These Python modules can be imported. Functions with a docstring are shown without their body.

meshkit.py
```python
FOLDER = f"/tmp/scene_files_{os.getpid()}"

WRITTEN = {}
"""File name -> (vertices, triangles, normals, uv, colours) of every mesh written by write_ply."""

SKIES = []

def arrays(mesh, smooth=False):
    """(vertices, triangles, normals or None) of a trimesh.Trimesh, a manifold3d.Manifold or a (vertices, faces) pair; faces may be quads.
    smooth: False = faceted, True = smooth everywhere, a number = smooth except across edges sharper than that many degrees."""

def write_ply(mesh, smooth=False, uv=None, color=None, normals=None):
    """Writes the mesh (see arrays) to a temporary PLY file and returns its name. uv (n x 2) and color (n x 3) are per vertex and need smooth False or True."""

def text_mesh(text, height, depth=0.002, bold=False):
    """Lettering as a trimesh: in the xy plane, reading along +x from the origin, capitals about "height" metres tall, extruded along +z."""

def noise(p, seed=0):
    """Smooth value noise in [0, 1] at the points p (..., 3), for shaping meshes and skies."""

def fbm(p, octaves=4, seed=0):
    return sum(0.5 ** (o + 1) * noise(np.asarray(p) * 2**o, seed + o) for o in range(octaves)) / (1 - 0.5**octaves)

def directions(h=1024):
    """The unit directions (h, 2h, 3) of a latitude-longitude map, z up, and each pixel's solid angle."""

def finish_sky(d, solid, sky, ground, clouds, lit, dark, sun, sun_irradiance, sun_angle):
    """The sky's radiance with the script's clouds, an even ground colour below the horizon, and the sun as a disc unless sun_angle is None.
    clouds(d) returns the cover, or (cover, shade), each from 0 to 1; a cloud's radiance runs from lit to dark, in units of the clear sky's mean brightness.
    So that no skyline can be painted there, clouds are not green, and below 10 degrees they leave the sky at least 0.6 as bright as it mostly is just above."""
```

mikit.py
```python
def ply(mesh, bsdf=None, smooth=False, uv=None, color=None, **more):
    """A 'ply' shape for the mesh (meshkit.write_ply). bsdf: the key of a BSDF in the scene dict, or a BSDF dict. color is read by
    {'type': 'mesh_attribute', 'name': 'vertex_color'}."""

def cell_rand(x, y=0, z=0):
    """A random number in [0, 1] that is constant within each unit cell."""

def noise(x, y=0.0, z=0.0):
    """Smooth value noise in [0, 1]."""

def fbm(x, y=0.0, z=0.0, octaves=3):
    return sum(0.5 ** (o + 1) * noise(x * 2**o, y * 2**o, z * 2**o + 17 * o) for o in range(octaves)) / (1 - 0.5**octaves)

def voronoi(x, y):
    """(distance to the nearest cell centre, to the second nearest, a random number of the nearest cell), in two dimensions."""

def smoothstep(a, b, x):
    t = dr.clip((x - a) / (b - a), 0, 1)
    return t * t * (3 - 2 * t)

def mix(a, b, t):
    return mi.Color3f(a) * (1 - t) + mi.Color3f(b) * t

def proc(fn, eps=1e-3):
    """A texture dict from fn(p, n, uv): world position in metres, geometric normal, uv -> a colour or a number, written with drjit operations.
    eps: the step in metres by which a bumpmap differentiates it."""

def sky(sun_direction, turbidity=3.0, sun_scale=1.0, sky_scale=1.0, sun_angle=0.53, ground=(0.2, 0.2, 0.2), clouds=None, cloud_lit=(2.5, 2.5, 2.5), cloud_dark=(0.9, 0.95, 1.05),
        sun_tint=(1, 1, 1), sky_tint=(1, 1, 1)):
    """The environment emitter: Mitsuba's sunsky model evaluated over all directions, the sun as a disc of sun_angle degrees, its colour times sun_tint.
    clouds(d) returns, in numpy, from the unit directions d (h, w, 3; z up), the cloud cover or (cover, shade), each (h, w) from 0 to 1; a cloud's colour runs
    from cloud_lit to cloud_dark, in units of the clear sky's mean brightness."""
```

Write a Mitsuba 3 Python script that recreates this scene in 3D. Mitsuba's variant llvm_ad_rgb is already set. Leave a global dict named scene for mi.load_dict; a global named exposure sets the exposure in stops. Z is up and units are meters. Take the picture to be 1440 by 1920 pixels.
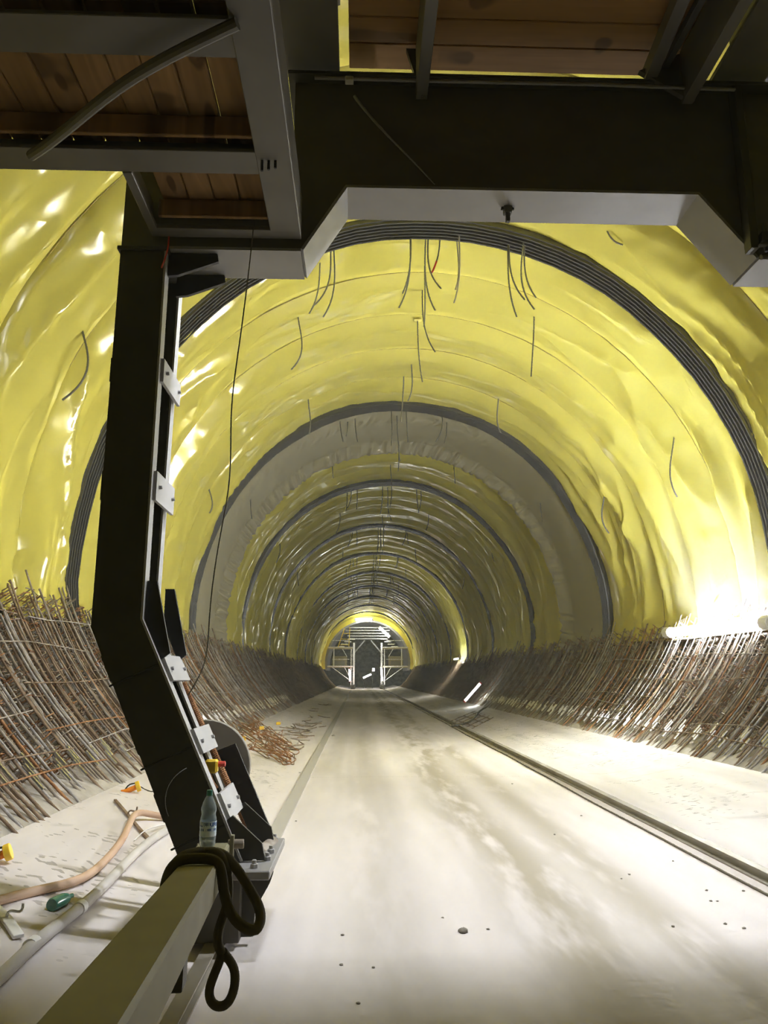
import math, random
import numpy as np
import drjit as dr
import mitsuba as mi
import mikit, meshkit
from mikit import noise, fbm, smoothstep, mix, cell_rand

rng = np.random.default_rng(7)
T = mi.ScalarTransform4f
# ------------------------------------------------------------------ camera
FOC, CX, CY = 1441.0, 720.0, 960.0
YAW, PITCH = math.radians(1.9), math.radians(12.1)
EYE = np.array([0, 0, 1.55])
_F = np.array([math.sin(YAW) * math.cos(PITCH), math.cos(YAW) * math.cos(PITCH), math.sin(PITCH)])
_R = np.array([math.cos(YAW), -math.sin(YAW), 0.0])
_U = np.cross(_R, _F)
exposure = 0.14
scene = {'camera': {'type': 'perspective', 'fov_axis': 'x', 'fov': 2 * math.degrees(math.atan(CX / FOC)), 'near_clip': 0.05, 'far_clip': 500.0,
                    'to_world': T().look_at(origin=EYE.tolist(), target=(EYE + _F).tolist(), up=[0, 0, 1])}}
scene['dust_air'] = {'type': 'homogeneous', 'sigma_t': {'type': 'rgb', 'value': [0.0032, 0.0032, 0.0032]}, 'albedo': {'type': 'rgb', 'value': [0.66, 0.74, 0.76]}}
scene['haze'] = {'type': 'cube', 'to_world': T().translate([1.26, 55, 5]).scale([9, 64, 8]), 'bsdf': {'type': 'null'}, 'interior': {'type': 'ref', 'id': 'dust_air'}}
scene['camera']['medium'] = {'type': 'ref', 'id': 'dust_air'}
labels = {'haze': {'kind': 'structure', 'label': 'thin dusty air filling the tunnel', 'category': 'haze'}}
# lamp strengths (radiance of the lamp faces)
FLOOD, WALLTUBE, FARTUBE, WAGON = 1100.0, 430.0, 60.0, 60.0


def ray(x, y):
    return (x - CX) / FOC * _R - (y - CY) / FOC * _U + _F


def at(x, y, Y):
    d = ray(x, y)
    return EYE + d * (Y / d[1])


def atz(x, y, z):
    d = ray(x, y)
    return EYE + d * ((z - EYE[2]) / d[2])


# ------------------------------------------------------------------ materials
def rgb(*c):
    return {'type': 'rgb', 'value': list(c)}


def mat(key, base, rough=0.5, metal=0.0, spec=0.5, bump=None, scale=0.002, **more):
    b = {'type': 'principled', 'base_color': base if isinstance(base, dict) else rgb(*base), 'roughness': rough, 'metallic': metal, 'specular': spec, **more}
    if bump is not None:
        b = {'type': 'bumpmap', 'arbitrary': bump, 'scale': scale, 'bsdf': b}
    scene[key] = {'type': 'twosided', 'bsdf': b}


proc = mikit.proc


def f_membrane(p, n, uv):
    g = fbm(p.x * 0.5, p.y * 0.5, p.z * 0.5, 2)
    return mix((0.60, 0.53, 0.10), (0.64, 0.57, 0.12), g)


def f_floor(p, n, uv):
    a = fbm(p.x * 1.3, p.y * 0.5, 0.0, 4)
    b = fbm(p.x * 7, p.y * 1.4, 3.0, 4)
    s = fbm(p.x * 3.2 + 4 * noise(p.y * 0.25), p.y * 0.16, 9.0, 3)
    base = mix((0.50, 0.455, 0.425), (0.65, 0.61, 0.595), a * 0.6 + b * 0.4)
    lane = fbm(p.x * 2.6 + 0.4 * noise(p.y * 0.2), p.y * 0.05, 1.0, 3)
    base = base * (0.74 + 0.42 * lane)
    # tyre tracks and a dirty strip down the carriageway
    track = dr.exp(-dr.square((p.x - 1.35 + 0.3 * (noise(p.y * 0.3) - 0.5)) / 0.33)) + 0.8 * dr.exp(-dr.square((p.x - 2.0) / 0.2)) + 0.35 * dr.exp(-dr.square((p.x - 0.15) / 0.3))
    dirt = dr.clip(track, 0, 1) * smoothstep(0.30, 0.56, s * 0.5 + b * 0.5)
    base = mix(base, (0.30, 0.265, 0.20), dirt * 0.95)
    crack = 1 - smoothstep(0.0, 0.012, dr.abs(p.y - 0.03 * noise(p.x * 3) - 9.65 * dr.round((p.y - 3.1) / 9.65) - 3.1))
    base = mix(base, (0.27, 0.25, 0.22), crack * 0.5 * (dr.abs(p.x - 1.2) < 2.0))
    slope = smoothstep(0.0, 0.3, dr.abs(p.x - 1.26) - 2.25)
    nick = smoothstep(0.80, 0.85, noise(p.x * 17 + p.y * 13, p.y * 19 - p.x * 6, 2.0)) * smoothstep(0.45, 0.6, noise(p.x * 2, p.y * 2, 8.0))
    base = mix(base, (0.27, 0.245, 0.22), nick * slope * 0.75)
    smear = 1 - smoothstep(0.0, 0.05, dr.abs(fbm(p.x * 1.1 + 3, p.y * 0.9, 6.0, 2) - 0.5))
    base = mix(base, (0.36, 0.34, 0.315), smear * slope * 0.45 * smoothstep(0.4, 0.6, b))
    wipe = smoothstep(0.55, 0.8, fbm(p.x * 2.2 + 5, p.y * 0.35, 4.0, 3))
    return mix(base, (0.40, 0.375, 0.335), wipe * 0.35)


def f_concrete_rough(p, n, uv):
    a = fbm(p.x * 9, p.y * 9, p.z * 9, 4)
    return mix((0.26, 0.235, 0.20), (0.46, 0.43, 0.38), a)


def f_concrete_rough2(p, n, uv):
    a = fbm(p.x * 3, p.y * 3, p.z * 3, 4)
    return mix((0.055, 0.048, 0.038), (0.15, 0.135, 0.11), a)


def f_wood(tone):
    def fn(p, n, uv):
        wx = p.x * 9 + 31 * tone
        g = fbm(p.x * 38 + 5 * noise(p.y * 1.6, p.x * 3), p.y * 2.2, tone * 13, 3)
        k = fbm(p.x * 4.5 + 3 * tone, p.y * 2.2 + 11 * tone, 0, 3)
        c = mix((0.115, 0.062, 0.022), (0.32, 0.19, 0.082), g * 0.6 + k * 0.5)
        stain = smoothstep(0.56, 0.72, fbm(p.x * 3 + 9 * tone, p.y * 3, 4.0, 3))
        knot = smoothstep(0.76, 0.86, noise(wx, p.y * 4 + tone * 50, 1.0))
        return mix(mix(c, (0.055, 0.032, 0.015), stain * 0.7), (0.06, 0.03, 0.012), knot * 0.8)
    return fn


def f_deck(p, n, uv):
    g = fbm(p.x * 1.8, p.y * 34, 2.0, 3)
    k = fbm(p.x * 1.5, p.y * 5, 7.0, 3)
    c = mix((0.21, 0.112, 0.036), (0.36, 0.20, 0.075), g * 0.5 + k * 0.5)
    return mix(c, (0.09, 0.05, 0.02), smoothstep(0.74, 0.84, noise(p.x * 5, p.y * 6, 3.0)) * 0.7)


def f_steel(lo, hi):
    def fn(p, n, uv):
        a = fbm(p.x * 2.5, p.y * 2.5, p.z * 2.5, 4)
        return mix(lo, hi, a)
    return fn


def f_bar(lo, hi):
    def fn(p, n, uv):
        a = fbm(p.x * 6, p.y * 9, p.z * 6, 3)
        return mix(lo, hi, smoothstep(0.3, 0.7, a))
    return fn


def f_pucker(p, n, uv):
    a = 1 - dr.abs(2 * noise(p.x * 1.7 + 2 * noise(p.y * 0.8), p.y * 2.6, p.z * 1.7) - 1)
    b = noise(p.x * 4.5, p.y * 5.5, p.z * 4.5)
    return dr.square(a) * 0.7 + b * 0.3


mat('m_membrane', proc(f_membrane), 0.17, spec=0.36, bump=proc(f_pucker, 0.01), scale=0.018)
mat('m_membrane_far', proc(f_membrane), 0.19, spec=0.85, bump=proc(f_pucker, 0.01), scale=0.03)


def f_crinkle(p, n, uv):
    a = 1 - dr.abs(2 * noise(p.x * 3.0 + 3 * noise(p.y * 1.5), p.y * 7, p.z * 3.0) - 1)
    b = 1 - dr.abs(2 * noise(p.x * 8, p.y * 15 + 3, p.z * 8) - 1)
    return a * 0.7 + b * 0.3


mat('m_film', (0.34, 0.31, 0.205), 0.24, spec=0.9, bump=proc(f_crinkle, 0.01), scale=0.07, clearcoat=0.6, clearcoat_gloss=0.9)
mat('m_band', (0.042, 0.041, 0.040), 0.34, spec=0.6)
mat('m_floor', proc(f_floor), 0.75, spec=0.3, bump=proc(lambda p, n, uv: fbm(p.x * 22, p.y * 22, p.z * 22, 3), 0.01), scale=0.006)
mat('m_rough', proc(f_concrete_rough), 0.95, spec=0.2, bump=proc(lambda p, n, uv: fbm(p.x * 14, p.y * 14, p.z * 14, 3), 0.01), scale=0.02)
mat('m_darksteel', proc(f_steel((0.030, 0.029, 0.022), (0.045, 0.043, 0.034))), 0.5, spec=0.4)
mat('m_black', (0.014, 0.014, 0.014), 0.5)
mat('m_greysteel', proc(f_steel((0.205, 0.20, 0.195), (0.275, 0.268, 0.26))), 0.45, spec=0.45)
mat('m_girder', proc(f_steel((0.072, 0.066, 0.054), (0.108, 0.101, 0.085))), 0.5, spec=0.4)
mat('m_seam', (0.40, 0.33, 0.09), 0.4)
mat('m_foot_shade', proc(f_concrete_rough2), 0.95, spec=0.1)  # dark colour stands in for the shade behind the bars
mat('m_lightsteel', proc(f_steel((0.30, 0.295, 0.285), (0.40, 0.395, 0.385))), 0.5, spec=0.4)
mat('m_olive', proc(f_steel((0.17, 0.155, 0.085), (0.26, 0.245, 0.17))), 0.6, spec=0.35)
WOOD = []
for i in range(4):
    mat(f'm_wood_{i}', proc(f_wood(0.37 * i + 0.1)), 0.8, spec=0.2)
    WOOD.append(f'm_wood_{i}')
mat('m_deck', proc(f_deck), 0.8, spec=0.2)
mat('m_bar_dusty', proc(f_bar((0.20, 0.165, 0.125), (0.34, 0.30, 0.255))), 0.65, spec=0.4)
mat('m_bar_brown', proc(f_bar((0.13, 0.085, 0.052), (0.26, 0.19, 0.13))), 0.7, spec=0.35)
mat('m_bar_rust', proc(f_bar((0.20, 0.085, 0.03), (0.36, 0.185, 0.085))), 0.75, spec=0.3)
mat('m_bar_grey', proc(f_bar((0.24, 0.225, 0.21), (0.42, 0.39, 0.36))), 0.55, spec=0.45)
BARS = ['m_bar_dusty'] * 5 + ['m_bar_brown'] * 4 + ['m_bar_grey'] * 3 + ['m_bar_rust']
mat('m_sleeve', (0.78, 0.74, 0.70), 0.28, metal=1.0)
mat('m_cable', (0.09, 0.08, 0.06), 0.5)
mat('m_hose_dim', (0.13, 0.125, 0.11), 0.6)
mat('m_hose_grey', (0.20, 0.20, 0.19), 0.5)
mat('m_hose_orange', proc(f_steel((0.42, 0.26, 0.16), (0.58, 0.42, 0.30))), 0.7)
mat('m_hose_white', proc(f_steel((0.36, 0.34, 0.31), (0.56, 0.53, 0.49))), 0.7)
mat('m_red', (0.55, 0.05, 0.03), 0.5)
mat('m_yellow', (0.75, 0.50, 0.03), 0.4)
mat('m_orange', (0.85, 0.26, 0.02), 0.35)
mat('m_lens', (0.95, 0.62, 0.05), 0.2)
mat('m_white', (0.75, 0.74, 0.72), 0.5)
mat('m_green', (0.03, 0.16, 0.12), 0.2, clearcoat=0.7)
mat('m_patch', (0.80, 0.72, 0.20), 0.35)
mat('m_sling', proc(f_steel((0.035, 0.030, 0.016), (0.075, 0.065, 0.038))), 0.9, spec=0.2)
mat('m_rail', proc(f_steel((0.17, 0.15, 0.115), (0.30, 0.28, 0.235))), 0.55, spec=0.4)
mat('m_railstrip', (0.36, 0.34, 0.31), 0.7)
mat('m_stone', (0.20, 0.18, 0.15), 0.9)
mat('m_yellow_ring', (0.80, 0.66, 0.07), 0.35)
mat('m_ply', (0.36, 0.31, 0.20), 0.7)
mat('m_rock', proc(f_concrete_rough2), 0.9)
scene['m_pet'] = {'type': 'blendbsdf', 'weight': 0.3, 'a': {'type': 'thindielectric', 'int_ior': 1.33}, 'b': {'type': 'twosided', 'bsdf': {'type': 'diffuse', 'reflectance': rgb(0.55, 0.66, 0.68)}}}
scene['m_water'] = {'type': 'dielectric', 'int_ior': 1.33}


def f_label(p, n, uv):
    v = p.z
    c = mix((0.55, 0.72, 0.82), (0.80, 0.88, 0.92), smoothstep(0.0, 1.0, noise(p.x * 60, p.y * 60, p.z * 30)))
    row = (v - 0.655) / 0.125
    line = (dr.abs(row - 0.82) < 0.09) | (dr.abs(row - 0.60) < 0.05)
    text = line & (noise(p.x * 240, 0.0, dr.floor(row * 9)) > 0.42)
    c = dr.select(text, mi.Color3f(0.08, 0.16, 0.36), c)
    return dr.select(row < 0.28, mi.Color3f(0.22, 0.52, 0.50), c)


mat('m_label', proc(f_label), 0.4)
DARK = rgb(0.02, 0.02, 0.02)


# ------------------------------------------------------------------ mesh helpers: everything is (vertices, triangles)
def join(ms):
    vs, fs, o = [], [], 0
    for v, f in ms:
        vs.append(v)
        fs.append(f + o)
        o += len(v)
    return np.vstack(vs), np.vstack(fs)


def tri(q):
    q = np.asarray(q)
    return np.vstack([q[:, [0, 1, 2]], q[:, [0, 2, 3]]])


def fix(v, f):
    """outward winding for a closed mesh"""
    a, b, c = v[f[:, 0]], v[f[:, 1]], v[f[:, 2]]
    return (v, f[:, ::-1]) if np.einsum('ij,ij->i', a, np.cross(b, c)).sum() < 0 else (v, f)


def box(x0, x1, y0, y1, z0, z1, c=0.004):
    """box with chamfered edges"""
    lo, hi = np.array([min(x0, x1), min(y0, y1), min(z0, z1)], float), np.array([max(x0, x1), max(y0, y1), max(z0, z1)], float)
    c = min(c, 0.3 * (hi - lo).min())
    pts = []
    for sx in (0, 1):
        for sy in (0, 1):
            for sz in (0, 1):
                s = np.array([sx, sy, sz])
                k = np.where(s, hi, lo)
                d = np.where(s, -c, c)
                for ax in range(3):
                    q = k + d
                    q[ax] = k[ax]
                    pts.append(q)
    P = np.array(pts)
    idx = lambda sx, sy, sz, ax: ((sx * 2 + sy) * 2 + sz) * 3 + ax
    quads, tris = [], []
    for ax in range(3):
        for s in (0, 1):
            cs = []
            for a, b in ((0, 0), (1, 0), (1, 1), (0, 1)):
                t = [0, 0, 0]
                t[ax] = s
                t[(ax + 1) % 3] = a
                t[(ax + 2) % 3] = b
                cs.append(idx(*t, ax))
            quads.append(cs if s else cs[::-1])
    for ax in range(3):
        a1, a2 = (ax + 1) % 3, (ax + 2) % 3
        for s1 in (0, 1):
            for s2 in (0, 1):
                t0, t1 = [0, 0, 0], [0, 0, 0]
                t0[a1] = t1[a1] = s1
                t0[a2] = t1[a2] = s2
                t1[ax] = 1
                q = [idx(*t0, a1), idx(*t1, a1), idx(*t1, a2), idx(*t0, a2)]
                quads.append(q if (s1 == s2) else q[::-1])
    for sx in (0, 1):
        for sy in (0, 1):
            for sz in (0, 1):
                t = [idx(sx, sy, sz, k) for k in range(3)]
                tris.append(t if (sx + sy + sz) % 2 else t[::-1])
    f = np.vstack([tri(quads), np.array(tris)])
    # orient every face away from the centre
    m = P.mean(0)
    a, b, cc = P[f[:, 0]], P[f[:, 1]], P[f[:, 2]]
    bad = np.einsum('ij,ij->i', (a + b + cc) / 3 - m, np.cross(b - a, cc - a)) < 0
    f[bad] = f[bad][:, ::-1]
    return P, f


def place(m, rot=None, loc=(0, 0, 0)):
    v = m[0] if rot is None else m[0] @ np.asarray(rot).T
    return v + np.asarray(loc), m[1]


def basis(d, up=(0, 0, 1)):
    """columns: side, along d, up"""
    d = np.asarray(d, float) / np.linalg.norm(d)
    s = np.cross(d, up)
    s /= np.linalg.norm(s)
    return np.stack([s, d, np.cross(s, d)], 1)


def bar(p0, p1, w, h, c=0.003, up=(0, 0, 1)):
    """rectangular bar from p0 to p1, w sideways, h in the up direction"""
    p0, p1 = np.asarray(p0, float), np.asarray(p1, float)
    L = np.linalg.norm(p1 - p0)
    return place(box(-w / 2, w / 2, 0, L, -h / 2, h / 2, c), basis(p1 - p0, up), p0)


def prism(poly, a0, a1, axis=1):
    """polygon extruded along an axis; poly gives the other two coordinates in order"""
    import trimesh
    from shapely.geometry import Polygon
    m = trimesh.creation.extrude_polygon(Polygon(poly), a1 - a0, engine='earcut')
    v, f = np.array(m.vertices), np.array(m.faces)
    o = [i for i in range(3) if i != axis]
    w = np.zeros_like(v)
    w[:, o[0]], w[:, o[1]], w[:, axis] = v[:, 0], v[:, 1], v[:, 2] + a0
    return fix(w, f)


def tube(p, r, sides=6, cap=True):
    p = np.asarray(p, float)
    n = len(p)
    t = np.gradient(p, axis=0)
    t /= np.linalg.norm(t, axis=1, keepdims=True) + 1e-12
    a = np.zeros_like(p)
    s = np.cross(t[0], [0, 0, 1.0] if abs(t[0][2]) < 0.9 else [1.0, 0, 0])
    for i in range(n):
        s = s - t[i] * (s @ t[i])
        s /= np.linalg.norm(s) + 1e-12
        a[i] = s
    b = np.cross(t, a)
    g = np.arange(sides) * 2 * np.pi / sides
    R = np.broadcast_to(np.asarray(r, float), (n,))[:, None, None]
    v = (p[:, None] + R * (np.cos(g)[None, :, None] * a[:, None] + np.sin(g)[None, :, None] * b[:, None])).reshape(-1, 3)
    i, j = np.meshgrid(np.arange(n - 1), np.arange(sides), indexing='ij')
    q = np.stack([i * sides + j, i * sides + (j + 1) % sides, (i + 1) * sides + (j + 1) % sides, (i + 1) * sides + j], -1).reshape(-1, 4)
    f = tri(q)
    if cap:
        v = np.vstack([v, p[:1], p[-1:]])
        k = np.arange(sides)
        f = np.vstack([f, np.stack([(k + 1) % sides, k, k * 0 + n * sides], 1), np.stack([(n - 1) * sides + k, (n - 1) * sides + (k + 1) % sides, k * 0 + n * sides + 1], 1)])
    return v, f


def spline(pts, n=24):
    from scipy.interpolate import CubicSpline
    pts = np.asarray(pts, float)
    d = np.r_[0, np.cumsum(np.linalg.norm(np.diff(pts, axis=0), axis=1))]
    return CubicSpline(d, pts)(np.linspace(0, d[-1], n))


def lathe(prof, n=28, closed=False):
    """prof: (r, z) rows from bottom to top"""
    prof = np.asarray(prof, float)
    g = np.arange(n) * 2 * np.pi / n
    v = np.stack([prof[:, None, 0] * np.cos(g), prof[:, None, 0] * np.sin(g), np.repeat(prof[:, None, 1], n, 1)], -1).reshape(-1, 3)
    i, j = np.meshgrid(np.arange(len(prof) - 1), np.arange(n), indexing='ij')
    f = tri(np.stack([i * n + j, i * n + (j + 1) % n, (i + 1) * n + (j + 1) % n, (i + 1) * n + j], -1).reshape(-1, 4))
    return v, f


def cyl(p0, p1, r, n=16):
    p0, p1 = np.asarray(p0, float), np.asarray(p1, float)
    L = np.linalg.norm(p1 - p0)
    c = min(r * 0.12, L * 0.1)
    v, f = lathe([(0, 0), (r - c, 0), (r, c), (r, L - c), (r - c, L), (0, L)], n)
    d = (p1 - p0) / L
    s = np.cross(d, [0, 0, 1.0] if abs(d[2]) < 0.9 else [1.0, 0, 0])
    s /= np.linalg.norm(s)
    return v @ np.stack([s, np.cross(d, s), d], 1).T + p0, f


def rock(r, seed):
    import trimesh
    m = trimesh.creation.icosphere(subdivisions=1)
    v = np.array(m.vertices)
    v *= (0.6 + 0.7 * meshkit.noise(v * 1.7 + seed * 3.1))[:, None]
    return v * np.array([1, 0.9, 0.55]) * r, np.array(m.faces)


# ------------------------------------------------------------------ naming
_count = {}


def name_of(base):
    k = _count.get(base, 0)
    _count[base] = k + 1
    return base if k == 0 else f'{base}_{k:03d}'


def part(parent, base, mesh, bsdf, smooth=False, label=None, kind=None, **more):
    key = name_of(f'{parent}__{base}')
    scene[key] = mikit.ply(mesh, bsdf, smooth=smooth, **more)
    if label or kind:
        labels[key] = {**({'label': label} if label else {}), **({'kind': kind} if kind else {})}
    return key


def thing(base, label, cat, group=None, mesh=None, bsdf=None, smooth=False, kind=None, **more):
    key = name_of(base)
    labels[key] = {'label': label, 'category': cat}
    if group:
        labels[key]['group'] = group
    if kind:
        labels[key]['kind'] = kind
    if mesh is not None:
        scene[key] = mikit.ply(mesh, bsdf, smooth=smooth, **more)
    return key


def emits(L, c=(1, 1, 1)):
    return {'emitter': {'type': 'area', 'radiance': rgb(*(L * x for x in c))}}


# ------------------------------------------------------------------ tunnel profile
XC, ZC, RX, RTOP, RLOW = 1.26, 3.2, 6.28, 6.76, 4.36
BLOCK, RING0 = 9.65, 12.9          # block length, distance of the first band in view
YEND = 103.0


def vault(th, off=0.0):
    """point of the vault at the angle th from the crown (array), off metres inside it"""
    th = np.asarray(th, float)
    rz = np.where(np.cos(th) > 0, RTOP, RLOW)
    x, z = RX * np.sin(th), rz * np.cos(th)
    nx, nz = x / RX ** 2, z / rz ** 2
    l = np.hypot(nx, nz) + 1e-12
    return np.stack([XC + x - off * nx / l, ZC + z - off * nz / l], -1)


def haunch(x):
    """height of the concrete invert"""
    t = np.clip((np.abs(np.asarray(x, float) - XC) - 2.1) / (4.02 - 2.1), 0, None)
    return 0.33 * t ** 1.35


def on_invert(px, py, lift=0.0):
    """the point of the concrete invert that is seen at a pixel"""
    d = ray(px, py)
    s = -(EYE[2]) / d[2]
    for _ in range(60):
        P = EYE + d * s
        s = 0.5 * s + 0.5 * (haunch(P[0]) + lift - EYE[2]) / d[2]
    return EYE + d * s


# floor slab with upturned haunches, rough kerb strips at the foot of the bars
xs = np.concatenate([np.linspace(XC - 4.02, XC - 2.1, 18), np.linspace(XC - 1.6, XC + 1.6, 9), np.linspace(XC + 2.1, XC + 4.02, 18)])
zs = haunch(xs)
prof = np.vstack([np.stack([xs, zs], 1), [[XC + 4.02, -0.5], [XC - 4.02, -0.5]]])
ys = np.concatenate([np.arange(-8, 30, 1.0), np.arange(30, 131, 5.0)])


def sweep(prof, ys, closed=True):
    n = len(prof)
    v = np.array([[p[0], y, p[1]] for y in ys for p in prof])
    q = [[a * n + i, a * n + (i + 1) % n, (a + 1) * n + (i + 1) % n, (a + 1) * n + i] for a in range(len(ys) - 1) for i in range(n if closed else n - 1)]
    return v, tri(q)


scene['floor'] = mikit.ply(sweep(prof, ys), 'm_floor', smooth=25)
labels['floor'] = {'kind': 'structure', 'label': 'dusty beige concrete tunnel invert with upturned sides', 'category': 'floor'}
for side, s in (('left', -1), ('right', 1)):
    gx = np.linspace(0, 1, 9)
    gy = np.concatenate([np.arange(-6, 32, 0.12), np.arange(32, 104, 2.0)])
    X = np.where(True, XC + s * (4.0 + 1.15 * gx), 0)
    V = np.array([[x, y, 0.31 + 0.36 * u + 0.05 * (u > 0)] for y in gy for u, x in zip(gx, X)])
    V[:, 2] += 0.09 * (meshkit.fbm(V * np.array([5, 5, 0]), 3) - 0.5) * (np.abs(V[:, 0] - XC) > 4.03)
    n = len(gx)
    q = [[a * n + i, a * n + i + 1, (a + 1) * n + i + 1, (a + 1) * n + i] for a in range(len(gy) - 1) for i in range(n - 1)]
    key = f'trim_{1 if s < 0 else 2}'
    scene[key] = mikit.ply((V, tri(q)), 'm_rough', smooth=True)
    labels[key] = {'kind': 'structure', 'label': f'rough grey mortar strip at the foot of the {side} reinforcement', 'category': 'kerb'}

# ------------------------------------------------------------------ membrane vault: one sheet between two seams, each its own part
labels['ceiling'] = {'kind': 'structure', 'label': 'tunnel vault lined with glossy yellow waterproofing membrane', 'category': 'vault'}
THM = math.radians(101.5)


def inward(th):
    return vault(th, 1.0) - vault(th)


def relief(th, y, u, k, film, amp=1.0):
    """how far the membrane hangs inside the vault"""
    P = vault(th)
    arc = th * 6.3
    q = np.stack([arc * 0.28, y * 0.9 + 0 * arc, 0 * arc + k * 7.3], -1)
    sag = np.sin(np.pi * np.clip(u, 0, 1) ** 0.8) ** 0.8
    flank = np.clip((np.abs(np.degrees(th)) - 22) / 45, 0, 1)
    a = 0.06 + 0.17 * meshkit.noise(np.stack([arc * 0.45, 0 * arc + k * 3.7, 0 * arc], -1), 3)
    d = a * sag
    # long folds that run with the arch, slanting on the flanks
    w = meshkit.noise(np.stack([arc * 0.30 + 11, y * 1.9 + 0.35 * arc * np.sign(th), 0 * arc + 2], -1), 5)
    d += (0.03 + 0.16 * flank) * (1 - np.abs(2 * w - 1)) ** 2.5 * sag
    w2 = meshkit.noise(np.stack([arc * 0.25 + 31, y * 1.3 - 0.45 * arc * np.sign(th), 0 * arc + 5], -1), 9)
    d += (0.02 + 0.10 * flank) * (1 - np.abs(2 * w2 - 1)) ** 3 * sag
    d += 0.03 * (meshkit.noise(np.stack([arc * 1.1, y * 1.6, 0 * arc + 9], -1), 6) - 0.5) * sag
    # a second, softer roll, and small puckers near the seams
    d += 0.06 * np.sin(2 * np.pi * np.clip(u, 0, 1)) ** 2 * meshkit.noise(np.stack([arc * 0.6 + 50, 0 * arc + k * 1.7, 0 * arc], -1), 8)
    w3 = meshkit.noise(np.stack([arc * 3.6 + 0.8 * y, y * 1.2, 0 * arc + 4], -1), 12)
    d += 0.055 * w3 * np.exp(-((u - 0.25) / 0.15) ** 2) + 0.045 * w3 * np.exp(-((u - 0.85) / 0.12) ** 2)
    if film:
        pk = 1 - np.abs(2 * meshkit.noise(np.stack([arc * 5.5 + 1.5 * y, y * 0.8, 0 * arc], -1), 2) - 1)
        d = 0.05 * sag + 0.03 * w3 * sag + 0.09 * pk * np.exp(-((u - 0.90) / 0.09) ** 2) + 0.07 * pk * np.exp(-((u - 0.25) / 0.10) ** 2) * np.clip(np.cos((th + 0.35) * 1.5), 0, 1) + 0.26 * np.clip((u - 0.84) / 0.12, 0, 1) ** 1.5 + 0.10 * pk * np.clip((u - 0.84) / 0.12, 0, 1)
    return d * amp


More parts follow.
